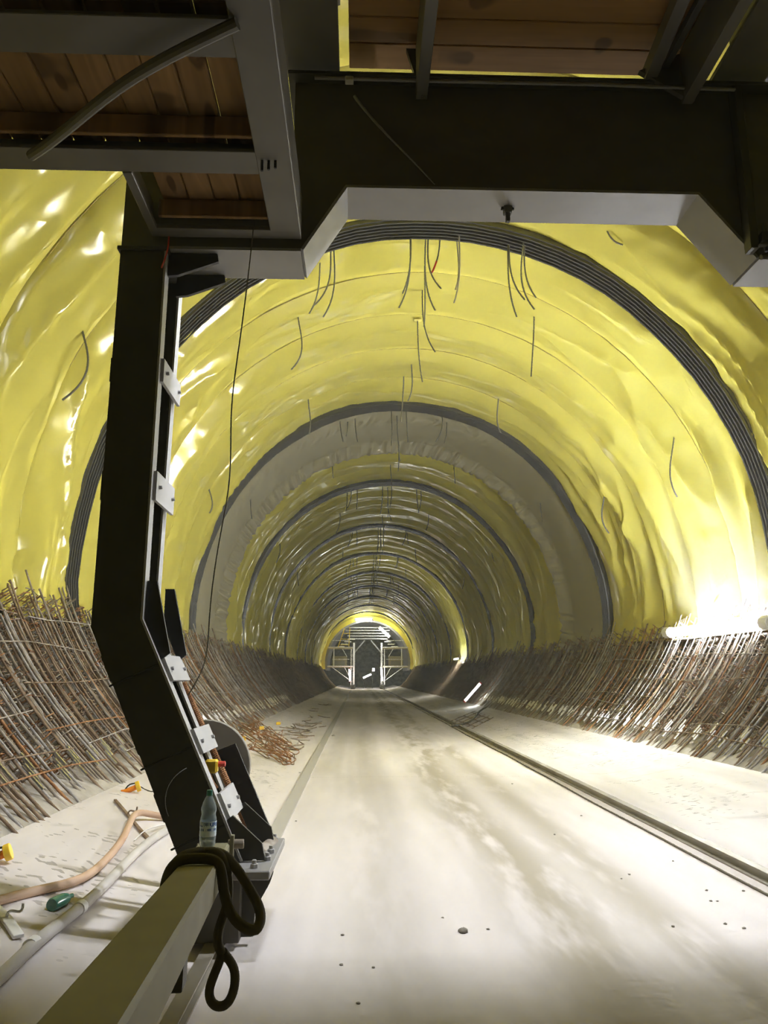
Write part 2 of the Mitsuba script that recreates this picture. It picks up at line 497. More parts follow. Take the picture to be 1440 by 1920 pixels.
def sheet(y0, y1, k, ny, nt, base_off, film=False, th0=-THM, th1=THM, amp=1.0):
    th = np.linspace(th0, th1, nt)
    yy = np.linspace(y0, y1, ny)
    TH, YY = np.meshgrid(th, yy)
    u = (YY - y0) / (y1 - y0)
    d = relief(TH, YY, u, k, film, amp) + base_off + 0.022 * u
    P = vault(TH) + inward(TH) * d[..., None]
    V = np.stack([P[..., 0], YY, P[..., 1]], -1).reshape(-1, 3)
    i, j = np.meshgrid(np.arange(ny - 1), np.arange(nt - 1), indexing='ij')
    q = np.stack([i * nt + j, i * nt + j + 1, (i + 1) * nt + j + 1, (i + 1) * nt + j], -1).reshape(-1, 4)
    return V, tri(q)


edges = [RING0 - 2 * BLOCK + i * BLOCK / 5 for i in range(0, 62)]
k = 0
for y0, y1 in zip(edges[:-1], edges[1:]):
    if y0 > YEND + 1:
        break
    near = 5 < y1 and y0 < 33
    ny, nt = (34, 300) if near else ((9, 60) if y1 < 5 else (14, 150))
    part('ceiling', 'membrane_sheet', sheet(y0, y1, k, ny, nt, 0.0, amp=0.35 if 22.4 < y0 < 26.5 else 1.0), 'm_membrane' if y0 < 22 else 'm_membrane_far', smooth=True)
    if 3 < y0 < 24:
        th = np.linspace(-1.9, 1.9, 160)
        P = vault(th) + inward(th) * (relief(th, y1 + 0 * th, 1 + 0 * th, k, False) + 0.03)[:, None]
        part('ceiling', 'weld_seam', tube(np.stack([P[:, 0], y1 + 0.03 * np.sin(th * 5 + k), P[:, 1]], -1), 0.007, 4, False), 'm_seam', smooth=True)
    k += 1
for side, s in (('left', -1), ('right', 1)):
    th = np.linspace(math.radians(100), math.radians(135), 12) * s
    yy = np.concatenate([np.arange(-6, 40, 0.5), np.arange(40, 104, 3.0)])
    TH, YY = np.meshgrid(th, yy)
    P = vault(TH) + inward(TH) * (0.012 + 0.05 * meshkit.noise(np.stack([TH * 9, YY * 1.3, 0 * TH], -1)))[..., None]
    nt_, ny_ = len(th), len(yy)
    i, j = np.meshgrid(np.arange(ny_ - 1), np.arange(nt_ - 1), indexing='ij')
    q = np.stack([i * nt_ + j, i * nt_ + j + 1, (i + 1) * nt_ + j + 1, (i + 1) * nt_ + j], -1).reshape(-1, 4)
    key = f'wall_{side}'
    scene[key] = mikit.ply((np.stack([P[..., 0], YY, P[..., 1]], -1).reshape(-1, 3), tri(q)), 'm_foot_shade', smooth=True)  # membrane foot covered in a dark tone, painted shade between the bars
    labels[key] = {'kind': 'structure', 'label': f'foot painted dark as shade on the {side} tunnel wall behind the reinforcement', 'category': 'wall'}
# the greyish clear film hung over the start of the second block
part('ceiling', 'clear_film', sheet(RING0 + BLOCK + 0.25, RING0 + BLOCK + 4.2, 90, 72, 560, 0.13, True), 'm_film', smooth=True, label='crinkled greyish clear film over the membrane behind the second black band')

# black ribbed waterstop bands, one per block joint
def band(yc, w, nt, jag):
    th = np.linspace(-THM, THM, nt)
    r = 6.3
    prof = []
    ribs = 6
    for i in range(ribs):
        a, b = -w / 2 + i * w / ribs, -w / 2 + (i + 1) * w / ribs
        prof += [(a, 0.085), (a + 0.35 * (b - a), 0.085), (a + 0.45 * (b - a), 0.125), (a + 0.8 * (b - a), 0.125), (a + 0.9 * (b - a), 0.085)]
    prof = [(-w / 2, -0.05)] + prof + [(w / 2, 0.085), (w / 2, -0.05)]
    wob = 0.07 * (meshkit.noise(np.stack([th * 4 + jag, th * 0, th * 0], -1)) - 0.5)
    hang = 0.04 * meshkit.noise(np.stack([th * 5 + jag * 2, th * 0, th * 0 + 3], -1))
    V = []
    for i, t in enumerate(th):
        for y, o in prof:
            P = vault(t) + inward(t) * (o + hang[i] + 0.13)
            V.append([P[0], yc + y + wob[i], P[1]])
    n = len(prof)
    i, j = np.meshgrid(np.arange(nt - 1), np.arange(n), indexing='ij')
    q = np.stack([i * n + j, i * n + (j + 1) % n, (i + 1) * n + (j + 1) % n, (i + 1) * n + j], -1).reshape(-1, 4)
    return np.array(V), tri(q)


for i in range(-1, 10):
    y = RING0 + i * BLOCK
    part('ceiling', 'waterstop_band', band(y, 0.62, 40 if i < 4 else 32, i * 3.3 + 1), 'm_band', smooth=30, label='black ribbed waterstop band around the vault' if i == 0 else None)


# ------------------------------------------------------------------ reinforcement
_t = np.linspace(-0.12, 1.25, 300)[:, None]
_B = (1 - _t) ** 2 * np.array([4.02, 0.30]) + 2 * _t * (1 - _t) * np.array([5.27, 1.43]) + _t ** 2 * np.array([5.80, 2.70])
_N = np.stack([np.gradient(_B[:, 1]), -np.gradient(_B[:, 0])], 1)
_N /= np.linalg.norm(_N, axis=1, keepdims=True)


def bar_at(z, off):
    """half width of a bar layer at the heights z, off metres outside the front layer"""
    Q = _B + _N * off
    return np.interp(z, Q[:, 1], Q[:, 0])


def bar_curve(s, y, off, z0, z1, n, jit):
    z = np.linspace(z0, z1, n)
    return np.stack([XC + s * bar_at(z, off), y + jit * np.linspace(0, 1, n) ** 1.5, z], -1)


def cage(s, label):
    g = thing('rebar_cage', label, 'reinforcement')
    r = np.random.default_rng(11 if s < 0 else 23)
    ylist, y = [], 4.2
    while y < 99:
        grp = int(r.integers(2, 5))
        for _ in range(grp):
            ylist.append(y)
            y += r.uniform(0.065, 0.10)
        y += r.uniform(0.02, 0.13)
    stuff = []
    for i, y in enumerate(ylist):
        ztop = 2.62 + r.uniform(-0.35, 0.28) + (0.25 if r.random() < 0.12 else 0) - (0.8 if r.random() < 0.08 else 0)
        off = r.uniform(-0.03, 0.03) + (0.08 if r.random() < 0.2 else 0)
        p = bar_curve(s, y, off, 0.22 + off, ztop, 7, r.uniform(-0.12, 0.12))
        if i < 300:
            part(g, 'upright_bar', tube(p, 0.0135 + 0.003 * r.random(), 5), BARS[int(r.integers(len(BARS)))], smooth=True)
        else:
            stuff.append(tube(p[::2] if y < 60 else p[[0, 3, 6]], 0.015, 4, False))
    part(g, 'far_bars', join(stuff), 'm_bar_brown', smooth=True, kind='stuff', label='distant upright bars too fine to tell apart')
    back = []
    y = 4.2
    while y < 98:
        ztop = 2.45 + r.uniform(-0.4, 0.3)
        off = 0.20 + r.uniform(-0.03, 0.02)
        p = bar_curve(s, y, off, 0.38, ztop, 6, r.uniform(-0.06, 0.06))
        back.append(tube(p if y < 40 else p[::2], 0.014, 4, False))
        y += 0.13 if y < 40 else 0.22
    part(g, 'rear_bars', join(back), 'm_bar_brown', smooth=True, kind='stuff', label='rear layer of upright bars close to the membrane')
    # lengthwise bars wired to the front layer
    nlong = 0
    for z in (0.62, 0.80, 0.98, 1.16, 1.50, 1.95, 2.35):
        y = 3.6
        while y < 60:
            L = r.uniform(2.0, 6.5)
            if r.random() < (0.80 if z < 1.3 else 0.62):
                pts = []
                for yy in np.linspace(y, y + L, 5):
                    zz = z + 0.03 * math.sin(yy * 1.3 + z * 7) + r.uniform(-0.012, 0.012)
                    pts.append([XC + s * (bar_at(zz, -0.035)), yy, zz])
                part(g, 'lengthwise_bar', tube(pts, 0.008, 5), BARS[int(r.integers(len(BARS)))], smooth=True)
            y += L + r.uniform(-0.3, 1.2)
    # lengthwise bars behind, and the many short links and stirrup ends between the two layers
    rear = []
    for z in np.arange(0.62, 2.6, 0.14):
        x = XC + s * bar_at(z, 0.18)
        for y in np.arange(4, 60, 4.0):
            rear.append(tube([[x, y, z], [x, y + 3.9, z + r.uniform(-0.03, 0.03)]], 0.008, 4, False))
    part(g, 'rear_lengthwise_bars', join(rear), 'm_bar_brown', smooth=True, kind='stuff', label='lengthwise bars of the rear layer')
    links = {'m_bar_rust': [], 'm_bar_brown': [], 'm_bar_dusty': []}
    for _ in range(4200):
        y = 4.4 + 34 * r.random() ** 1.6
        z = r.uniform(0.55, 2.72)
        n = np.array([s * 0.8, 0, -0.6])
        c0 = np.array([XC + s * bar_at(z, 0.10), y, z])
        ln = r.uniform(0.05, 0.13)
        a = c0 - n * ln
        e = c0 + n * 0.06
        w = np.array([0, r.uniform(0.03, 0.22) * r.choice([-1, 1]), r.uniform(-0.05, 0.05)])
        key = ['m_bar_rust', 'm_bar_brown', 'm_bar_dusty'][int(r.choice(3, p=[0.3, 0.4, 0.3]))]
        links[key].append(tube([e + w * 0.2, a, a + w] if r.random() < 0.75 else [e, c0, a], 0.0065 + 0.003 * r.random(), 4, False))
    for kk, ms in links.items():
        part(g, {'m_bar_rust': 'rusty_links', 'm_bar_brown': 'brown_links', 'm_bar_dusty': 'dusty_links'}[kk], join(ms), kk, smooth=True, kind='stuff', label='short hooked links tying the two bar layers')
    # bright coupler sleeves near the foot, mostly in threes
    i, ns = 2, 0
    while i < min(len(ylist), 300) and ns < 190:
        for j in range(3):
            if i + j < len(ylist):
                y = ylist[i + j]
                zc = 0.60 + r.uniform(-0.03, 0.03) + 0.06 * j
                p = bar_curve(s, y, -0.015, zc - 0.075, zc + 0.075, 3, 0.0)
                part(g, 'coupler_sleeve', tube(p, 0.020, 8), 'm_sleeve', smooth=40)
                ns += 1
        i += int(r.integers(5, 9)) if s < 0 else int(r.integers(4, 7))
    return g


cage(-1, 'curved reinforcement cage rising behind the column along the left tunnel wall')
cage(1, 'curved reinforcement cage along the right tunnel wall under the glaring lamp')

# ------------------------------------------------------------------ work gantry
g = thing('work_gantry', 'dark steel work gantry spanning the tunnel overhead on a kinked column beside the left rail', 'gantry')
YF, YB = 5.0, 5.39
# cross beam: web box, with pale flange plates beneath
beam_poly = [(-1.70, 4.545), (-0.43, 4.545), (-0.115, 5.065), (2.505, 5.065), (2.90, 4.545), (4.10, 4.545), (4.10, 5.20), (3.2, 5.92), (-0.50, 5.92), (-0.50, 5.20), (-1.70, 5.20)]
bm = part(g, 'cross_beam', prism(beam_poly, YF, YB), 'm_girder')


def flange(p0, p1, t=0.022, y0=YF - 0.006, y1=YB + 0.006):
    p0, p1 = np.array(p0), np.array(p1)
    d = (p1 - p0) / np.linalg.norm(p1 - p0)
    n = np.array([d[1], -d[0]]) * t
    return prism([tuple(p0), tuple(p1), tuple(p1 + n), tuple(p0 + n)], y0, y1)


for a, b in (((-1.36, 4.545), (-0.43, 4.545)), ((-0.43, 4.545), (-0.115, 5.065)), ((-0.115, 5.065), (2.505, 5.065)), ((2.505, 5.065), (2.90, 4.545)), ((2.90, 4.545), (3.80, 4.545))):
    part(bm, 'flange_plate', flange(a, b), 'm_greysteel', label='paler grey underside plate')
part(bm, 'top_flange', box(-0.55, 3.2, YF - 0.10, YB + 0.1, 5.92, 5.95), 'm_darksteel')
part(bm, 'stiffener', box(2.80, 2.86, YF - 0.10, YF, 4.56, 5.92), 'm_darksteel')
part(bm, 'stiffener', box(3.25, 3.29, YF - 0.10, YF, 4.56, 5.3), 'm_darksteel')
# conduit along the top of the beam and a wire hanging across its face
part(bm, 'conduit', tube([at(590, 146, 4.86), at(800, 152, 4.86), at(1100, 158, 4.86), at(1378, 168, 4.86)], 0.013, 8), 'm_greysteel', smooth=True)
part(bm, 'pipe_clip', box(*(at(655, 150, 4.85)[0] + np.array([-0.03, 0.03])), 4.83, 4.88, at(655, 150, 4.85)[2] - 0.018, at(655, 150, 4.85)[2] + 0.02), 'm_white')
part(bm, 'tie_wire', tube(spline([at(664, 180, 4.97), at(700, 225, 4.985), at(760, 288, 4.99), at(815, 346, 4.985)], 10), np.linspace(0.012, 0.004, 10), 6), 'm_greysteel', smooth=True)
# corner gussets between beam and column
for y in (5.06, 5.36):
    part(g, 'corner_gusset', prism([(-1.385, 4.52), (-1.03, 4.52), (-1.02, 4.46), (-1.30, 4.35), (-1.385, 4.34)], y - 0.015, y + 0.015), 'm_black')
# the column: two plates side by side with a dark gap, kinked inwards at the bottom
leg_poly = [(-1.70, 4.50), (-1.70, 1.86), (-1.06, 0.46), (-0.70, 0.46), (-1.39, 1.91), (-1.39, 4.50)]
lg = part(g, 'column', prism(leg_poly, 4.99, 5.09), 'm_darksteel', label='dark painted column, kinked inwards towards the rail')
part(lg, 'rear_member', prism([(-1.70, 4.50), (-1.70, 1.86), (-1.06, 0.46), (-0.76, 0.46), (-1.43, 1.91), (-1.40, 4.50)], 5.45, 5.545), 'm_black', label='rear half of the column seen through the gap')
for y0, y1 in ((4.985, 5.085), (5.50, 5.60)):
    for (xa, za), (xb, zb) in (((-1.39, 4.50), (-1.39, 1.91)), ((-1.39, 1.91), (-0.70, 0.46))):
        d = np.array([xb - xa, zb - za])
        d /= np.linalg.norm(d)
        n = np.array([-d[1], d[0]]) * 0.014
        if y0 < 5.3:
            part(lg, 'flange_strip', prism([(xa, za), (xb, zb), (xb + n[0], zb + n[1]), (xa + n[0], za + n[1])], y0, y1), 'm_lightsteel', label='pale grey inner edge strip')
        else:
            xa, xb = (xa - 0.010 if za > 2 else xa - 0.04), (xb - 0.04 if zb > 1 else xb - 0.06)
            part(lg, 'flange_strip', prism([(xa, za), (xb, zb), (xb + n[0], zb + n[1]), (xa + n[0], za + n[1])], 5.45, 5.55), 'm_lightsteel', label='pale grey inner edge strip')
part(lg, 'cap_plate', box(-1.72, -1.36, 4.97, 5.62, 4.50, 4.53), 'm_darksteel')


def leg_x(z):
    return -1.375 if z > 1.91 else -1.375 + (1.91 - z) * (0.69 / 1.45)


for zc, h in ((3.62, 0.17), (2.80, 0.20), (1.60, 0.16), (1.15, 0.15), (0.76, 0.16)):
    za, zb = zc + h / 2, zc - h / 2
    poly = [(leg_x(za), za), (leg_x(zb), zb), (leg_x(zb) + 0.022, zb + 0.008 * (zc < 1.9)), (leg_x(za) + 0.022, za + 0.008 * (zc < 1.9))]
    bt = part(lg, 'batten_plate', prism(poly, 5.03, 5.53), 'm_lightsteel', label='pale batten plate across the gap')
    ox = lambda z: -1.70 if z > 1.86 else -1.70 + (1.86 - z) * 0.457
    part(lg, 'batten_plate', prism([(ox(za), za), (ox(zb), zb), (ox(zb) - 0.02, zb), (ox(za) - 0.02, za)], 5.03, 5.53), 'm_darksteel')
    for yy in (5.10, 5.46):
        x = leg_x(zc) + 0.024
        part(bt, 'bolt', cyl((x - 0.01, yy, zc), (x + 0.018, yy, zc + 0.004), 0.013, 6), 'm_greysteel')
for y in (5.04, 5.52):
    gz = [(-1.372, 2.16), (-1.31, 2.16), (-1.20, 1.70), (-1.255, 1.655), (-1.372, 1.90)]
    part(lg, 'kink_gusset', prism([(x, z) for x, z in gz], y - 0.012, y + 0.012), 'm_black', label='black gusset plate at the kink')
for y in (5.02, 5.53):
    part(lg, 'foot_gusset', prism([(-0.80, 0.69), (-0.76, 0.72), (-0.575, 0.56), (-0.555, 0.465), (-0.69, 0.46)], y - 0.012, y + 0.012), 'm_darksteel', label='dark gusset plate at the foot')
for za in (1.56, 1.06, 0.60):
    xa, xb = -1.70 + (1.86 - za + 0.1) * 0.64 / 1.40 - 0.04, leg_x(za + 0.06) - 0.02
    part(lg, 'weld_line', bar((xa, 4.988, za - 0.07), (xb, 4.988, za + 0.07), 0.006, 0.012, 0.001), 'm_black')
bp = part(lg, 'base_plate', box(-1.10, -0.50, 4.78, 5.72, 0.405, 0.455, 0.006), 'm_greysteel')
for x, y in ((-0.60, 4.86), (-0.545, 5.05), (-0.545, 5.25), (-0.56, 5.62), (-1.04, 4.84)):
    part(bp, 'bolt', join([cyl((x, y, 0.455), (x, y, 0.48), 0.024, 6), cyl((x, y, 0.48), (x, y, 0.50), 0.013, 10)]), 'm_lightsteel')
part(lg, 'wheel_box', join([box(-1.0, -0.68, 4.90, 4.94, 0.04, 0.405), box(-1.0, -0.96, 4.94, 5.55, 0.04, 0.405), box(-0.72, -0.68, 4.94, 5.55, 0.04, 0.405), box(-1.0, -0.68, 5.52, 5.56, 0.04, 0.405)]), 'm_girder', label='dark steel wheel housing under the base plate')
part(lg, 'wheel', cyl((-0.90, 5.2, 0.19), (-0.76, 5.2, 0.19), 0.15, 24), 'm_darksteel', smooth=30)
part(lg, 'bracket', prism([(-0.68, 0.40), (-0.50, 0.40), (-0.52, 0.34), (-0.60, 0.20), (-0.61, 0.05), (-0.68, 0.05)], 4.98, 5.02), 'm_darksteel')
rf = f'{g}__column_001'
part(rf, 'base_plate', box(2.92, 3.52, 4.78, 5.72, 0.405, 0.455, 0.006), 'm_greysteel')
part(rf, 'wheel_box', join([box(3.10, 3.42, 4.90, 4.94, 0.04, 0.405), box(3.38, 3.42, 4.94, 5.55, 0.04, 0.405), box(3.06, 3.10, 4.90, 5.55, 0.10, 0.405)]), 'm_girder')
part(rf, 'wheel', cyl((3.11, 5.2, 0.235), (3.23, 5.2, 0.235), 0.145, 24), 'm_darksteel', smooth=30)
# rusty threaded rod with its eye, black plate and disc behind the column
rod0, rod1 = at(343, 1280, 5.60), at(482, 1592, 5.60)
d = (rod1 - rod0) / np.linalg.norm(rod1 - rod0)
n_th = 95
tt = np.linspace(0, 1, n_th * 2 + 1)
rr = 0.020 + 0.005 * (np.arange(n_th * 2 + 1) % 2)
part(g, 'threaded_rod', tube(rod0 + np.outer(tt, (rod1 - rod0) * 0.98), rr, 8), 'm_bar_rust', smooth=False, label='rusty threaded rod along the column')
part(g, 'rod_end', join([cyl(at(486, 1600, 5.30), at(512, 1580, 5.60), 0.042, 14), bar(at(474, 1572, 5.62), at(494, 1590, 5.50), 0.035, 0.035)]), 'm_bar_dusty', smooth=35)
part(g, 'side_plate', prism([tuple(at(x, y, 5.85)[[0, 2]]) for x, y in ((395, 1412), (441, 1394), (517, 1578), (505, 1586), (478, 1592))], 5.85, 5.88), 'm_black', label='long black plate behind the threaded rod')
part(g, 'disc', cyl((-1.13, 6.00, 0.90), (-1.13, 6.06, 0.90), 0.335, 40), 'm_rail', smooth=30, label='round brown steel disc behind the column')
# yellow limit switch with red roller
sw = at(397, 1436, 5.30)
lim = part(g, 'limit_switch', box(sw[0] - 0.045, sw[0] + 0.04, 5.27, 5.34, sw[2] - 0.045, sw[2] + 0.04, 0.012), 'm_yellow', label='yellow switch box')
part(lim, 'roller', cyl(sw + np.array([0.03, 0.02, 0.01]), sw + np.array([0.085, 0.02, 0.01]), 0.018, 12), 'm_red', smooth=30)
part(lim, 'cable_gland', tube(spline([sw + np.array([-0.01, 0, -0.04]), sw + np.array([0.01, 0, -0.10]), sw + np.array([0.04, 0.01, -0.14])], 8), 0.012, 6), 'm_bar_rust', smooth=True)
part(lg, 'cable', tube(spline([(-1.36, 4.965, 4.60), (-1.37, 4.96, 4.45), (-1.40, 4.97, 4.36)], 8), 0.006, 5), 'm_red', smooth=True)
part(lg, 'loose_wire', tube(spline([at(350, 1440, 4.97), at(335, 1450, 4.95), at(318, 1470, 4.95), at(310, 1500, 4.96), at(316, 1530, 4.98)], 16), 0.003, 5), 'm_greysteel', smooth=True)

# middle deck of boards on knee plates
dk = f'{g}__centre_deck'
labels[dk] = {'label': 'deck of boards over the middle of the gantry'}
part(dk, 'joist', box(0.40, 0.485, 2.2, 4.95, 5.76, 6.17), 'm_girder')
part(dk, 'joist', box(2.40, 2.485, 2.2, 4.93, 5.76, 6.17), 'm_girder')
yb = 5.145
nb = 0
while yb > 2.0:
    w = (0.255, 0.235, 0.26, 0.24)[nb % 4]
    part(dk, 'board', box(-0.10, 2.64, yb - w + 0.006, yb, 6.19, 6.235, 0.006), 'm_deck')
    yb -= w
    nb += 1
part(dk, 'knee_plate', prism([(0.44, 5.76), (0.485, 5.76), (0.40, 6.16), (0.33, 6.16)], 4.90, 4.94), 'm_darksteel')
part(dk, 'knee_plate', prism([(2.44, 5.76), (2.485, 5.76), (2.40, 6.16), (2.08, 6.0)], 4.88, 4.92), 'm_girder')
part(dk, 'diagonal_strut', bar((2.17, 4.92, 6.0), (2.16, 3.6, 6.15), 0.09, 0.12), 'm_girder')
part(dk, 'diagonal_strut', bar((2.28, 4.90, 6.05), (2.34, 3.7, 6.1), 0.05, 0.06), 'm_darksteel')
for x0, x1 in ((-0.62, -0.17), (2.69, 3.3)):
    part(g, 'lengthwise_girder', join([box(x0, x1, 2.2, 5.08, 6.04, 6.08), box(x0 + 0.10, x0 + 0.14, 2.2, 4.88, 6.08, 6.5), box(x1 - 0.14, x1 - 0.10, 2.2, 4.88, 6.08, 6.5), box(x0, x1, 2.2, 4.88, 6.5, 6.54)]), 'm_girder')
# left side platform seen from below
sp = part(g, 'side_platform', join([box(-0.635, -0.425, 2.2, 4.97, 4.60, 4.63), box(-0.45, -0.425, 2.2, 4.97, 4.63, 4.92), box(-0.635, -0.425, 2.2, 4.97, 4.90, 4.92)]), 'm_girder', label='side platform of stained planks on a steel frame')
for y0, y1, x0 in ((3.10, 3.34, -3.6), (4.05, 4.26, -2.42), (2.45, 2.70, -3.6)):
    part(sp, 'cross_channel', join([box(x0, -0.62, y0, y1, 4.605, 4.63), box(x0, -0.62, y1 - 0.03, y1, 4.63, 4.80)]), 'm_girder')
part(sp, 'cross_channel', join([box(-1.47, -0.62, 4.86, 4.97, 4.60, 4.63), box(-1.47, -0.62, 4.86, 4.885, 4.63, 4.80)]), 'm_girder')
part(sp, 'edge_channel', join([box(-1.48, -1.42, 4.26, 4.97, 4.60, 4.63), box(-1.48, -1.455, 4.26, 4.97, 4.60, 4.80)]), 'm_girder')
part(sp, 'kick_board', box(-1.40, -0.64, 4.80, 4.83, 4.66, 4.79), 'm_wood_1')
part(sp, 'kick_board', box(-2.3, -0.64, 3.98, 4.01, 4.66, 4.79), 'm_wood_2')
x = -0.64
i = 0
pr = np.random.default_rng(5)
while x > -3.6:
    w = pr.uniform(0.175, 0.215)
    y1 = 4.96 if x - w > -1.50 else 4.22
    dz = pr.uniform(-0.006, 0.006)
    for a, b in ((2.2, 3.2), (3.2, 4.16 if y1 > 4.5 else 4.25), (4.16, y1)):
        if b - a > 0.3:
            part(sp, 'plank', box(x - w + 0.010, x, a + 0.004, b, 4.80 + dz, 4.85 + dz, 0.006), WOOD[int(pr.integers(4))])
    x -= w
    i += 1
br = [atz(58, 292, 4.57), atz(140, 230, 4.55), atz(240, 152, 4.53), atz(345, 92, 4.53), atz(445, 44, 4.57)]
part(sp, 'brace_pipe', tube(spline(br, 20), 0.030, 10), 'm_girder', smooth=35)
part(sp, 'bolt_bundle', join([cyl((-0.60 + 0.04 * k, 4.12, 4.60), (-0.60 + 0.04 * k, 4.12, 4.53 + 0.01 * k), 0.009, 6) for k in range(3)]), 'm_black')
part(g, 'column', prism([(x if False else 2.42 - x, z) for x, z in leg_poly], 4.99, 5.60), 'm_darksteel', label='dark painted column, kinked inwards towards the rail')
bt2 = at(952, 404, 5.2)
part(g, 'beam_clamp', join([box(bt2[0] - 0.03, bt2[0] + 0.03, 5.17, 5.23, 4.99, 5.045), box(bt2[0] - 0.015, bt2[0] + 0.015, 5.18, 5.22, 4.92, 5.0), box(bt2[0] - 0.05, bt2[0] + 0.05, 5.19, 5.21, 5.02, 5.04)]), 'm_darksteel')
# hoist fittings at the right end of the beam
hz = at(1428, 455, 4.95)
part(g, 'hoist_fitting', join([box(hz[0] - 0.03, hz[0] + 0.10, 4.88, 4.95, hz[2] - 0.02, hz[2] + 0.05), cyl(hz + np.array([0, -0.05, -0.1]), hz + np.array([0, -0.05, 0.12]), 0.015, 8), box(hz[0] - 0.06, hz[0] + 0.12, 4.86, 4.9, hz[2] - 0.07, hz[2] - 0.05), cyl(hz + np.array([-0.04, -0.04, -0.14]), hz + np.array([0.08, -0.04, -0.1]), 0.02, 8)]), 'm_darksteel')

# floodlights fixed to the far side of the beam, shining down into the block ahead
for x, y, z, tilt, L in ((2.95, 5.57, 5.98, (0.05, 0.14, -1), 1.05), (0.25, 5.57, 5.98, (-0.28, 0.12, -1), 0.42)):  # both unseen; the left one is added to brighten the left slope
    B = basis(np.cross(tilt, [1, 0, 0]), -np.array(tilt))
    w = 0.22
    lp = thing('unseen_floodlight', f"floodlight fixed behind the {'right' if x > 1 else 'left'} part of the cross beam", 'lamp', None)
    part(lp, 'housing', place(join([box(-w, w, -0.15, 0.15, 0.012, 0.07), box(-w, -w + 0.012, -0.15, 0.15, -0.02, 0.02), box(w - 0.012, w, -0.15, 0.15, -0.02, 0.02)]), B, (x, y, z)), 'm_black')
    v = np.array([[-w + .015, -.14, 0], [w - .015, -.14, 0], [w - .015, .14, 0], [-w + .015, .14, 0]]) @ B.T + (x, y, z)
    f = np.array([[0, 2, 1], [0, 3, 2]])
    nrm = np.cross(v[2] - v[0], v[1] - v[0])
    if nrm @ np.array(tilt) < 0:
        f = f[:, ::-1]
    part(lp, 'lamp_face', (v, f), 'm_white', **emits(FLOOD * L, (0.93, 0.97, 1.06)))
    part(lp, 'bracket', bar((x, y - 0.02, z + 0.05), (x, YB, z + 0.02 - 0.10), 0.05, 0.02), 'm_darksteel')

# ------------------------------------------------------------------ tube lamps
def tube_lamp(p0, p1, r, L, label, c=(1, 1, 1), ends='m_red', group=None, guard=True):
    lp = thing('tube_lamp', label, 'lamp', group)
    p0, p1 = np.asarray(p0, float), np.asarray(p1, float)
    d = (p1 - p0) / np.linalg.norm(p1 - p0)
    e = max(0.06, 0.12 * np.linalg.norm(p1 - p0) * 0.6)
    part(lp, 'tube', cyl(p0, p1, r, 10), 'm_white', **emits(L, c))
    part(lp, 'end_cap', cyl(p0 - d * e, p0 - d * 0.003, r * 1.25, 10), ends, smooth=30)
    part(lp, 'end_cap', cyl(p1 + d * 0.003, p1 + d * e, r * 1.25, 10), ends, smooth=30)
    return lp


tube_lamp((6.86, 16.8, 2.50), (6.86, 12.9, 2.44), 0.10, WALLTUBE, 'glaring lamp lying on top of the right reinforcement cage', (0.96, 0.98, 1.03), 'm_white')
tray = thing('lamp_board', 'pale board under the glaring lamp on top of the right reinforcement', 'board')
part(tray, 'board', prism([(6.88, 2.32), (7.22, 2.32), (7.22, 2.345), (6.88, 2.345)], 12.4, 17.2), 'm_ply')
tube_lamp(at(872, 1314, 34.5), at(900, 1282, 34.5), 0.05, FARTUBE, 'bright tube lamp leaning against the right reinforcement', (0.92, 1.0, 1.0))

# ------------------------------------------------------------------ rails
def rail(x, y0, y1, w, h, zb, label, m):
    ys = [y0, y1]
    prof = [(x - w / 2, zb), (x + w / 2, zb), (x + w / 2, zb + 0.012), (x + w * 0.18, zb + 0.02), (x + w * 0.18, zb + h * 0.7), (x + w * 0.34, zb + h * 0.76), (x + w * 0.34, zb + h), (x - w * 0.34, zb + h), (x - w * 0.34, zb + h * 0.76), (x - w * 0.18, zb + h * 0.7), (x - w * 0.18, zb + 0.02), (x - w / 2, zb + 0.012)]
    return thing('rail', label, 'rail', None, prism(prof, y0, y1), m)


rail(-0.83, -3, 6.6, 0.12, 0.045, 0.0, 'low flat rail running under the gantry foot on the left', 'm_rail')
rail(3.17, 0, 99, 0.13, 0.085, 0.0, 'long dark rail along the right side of the floor', 'm_rail')
thing('cable', 'thin black cable lying along the right rail', 'cable', None, tube([(2.97 + 0.015 * math.sin(y * 0.5) + 0.006 * math.sin(y * 1.7), y, 0.010) for y in np.arange(2, 60, 0.5)], 0.010, 6), 'm_cable', smooth=True)
gr = thing('rail_strip', 'flat dusty rail strip continuing along the left edge of the floor', 'rail')
part(gr, 'strip', box(-0.90, -0.74, 6.7, 98, 0.002, 0.016), 'm_railstrip')

# ------------------------------------------------------------------ strut, bottle, sling in front of the column
sd = np.array([-0.26, 2.98, -0.25])
sd /= np.linalg.norm(sd)
s_far = np.array([-0.815, 4.70, 0.545])
s_near = s_far - sd * 3.6
st = thing('strut', 'long olive square steel tube reaching from the column foot towards the viewer', 'beam')
bs = basis(sd)
part(st, 'square_tube', bar(s_near, s_far, 0.185, 0.155, 0.012), 'm_olive')
ep = s_far + sd * 0.012
part(st, 'end_plate', place(box(-0.093, 0.093, 0, 0.012, -0.078, 0.078), bs, s_far), 'm_olive')
part(st, 'lug', place(box(0.093, 0.115, -0.02, 0.04, -0.09, 0.12), bs, s_far), 'm_olive')
part(st, 'pin', cyl(s_far + bs @ np.array([0.08, 0.01, 0.07]), s_far + bs @ np.array([0.17, 0.01, 0.07]), 0.026, 14), 'm_bar_dusty', smooth=30)
part(st, 'hanging_lug', place(box(-0.03, 0.05, 0, 0.14, -0.24, -0.078), bs, s_far - sd * 1.62), 'm_darksteel')
top = lambda back, side=0.0: s_far - sd * back + bs @ np.array([side, 0, 0.0785])
b0 = top(0.16, -0.02)
bz = b0[2]
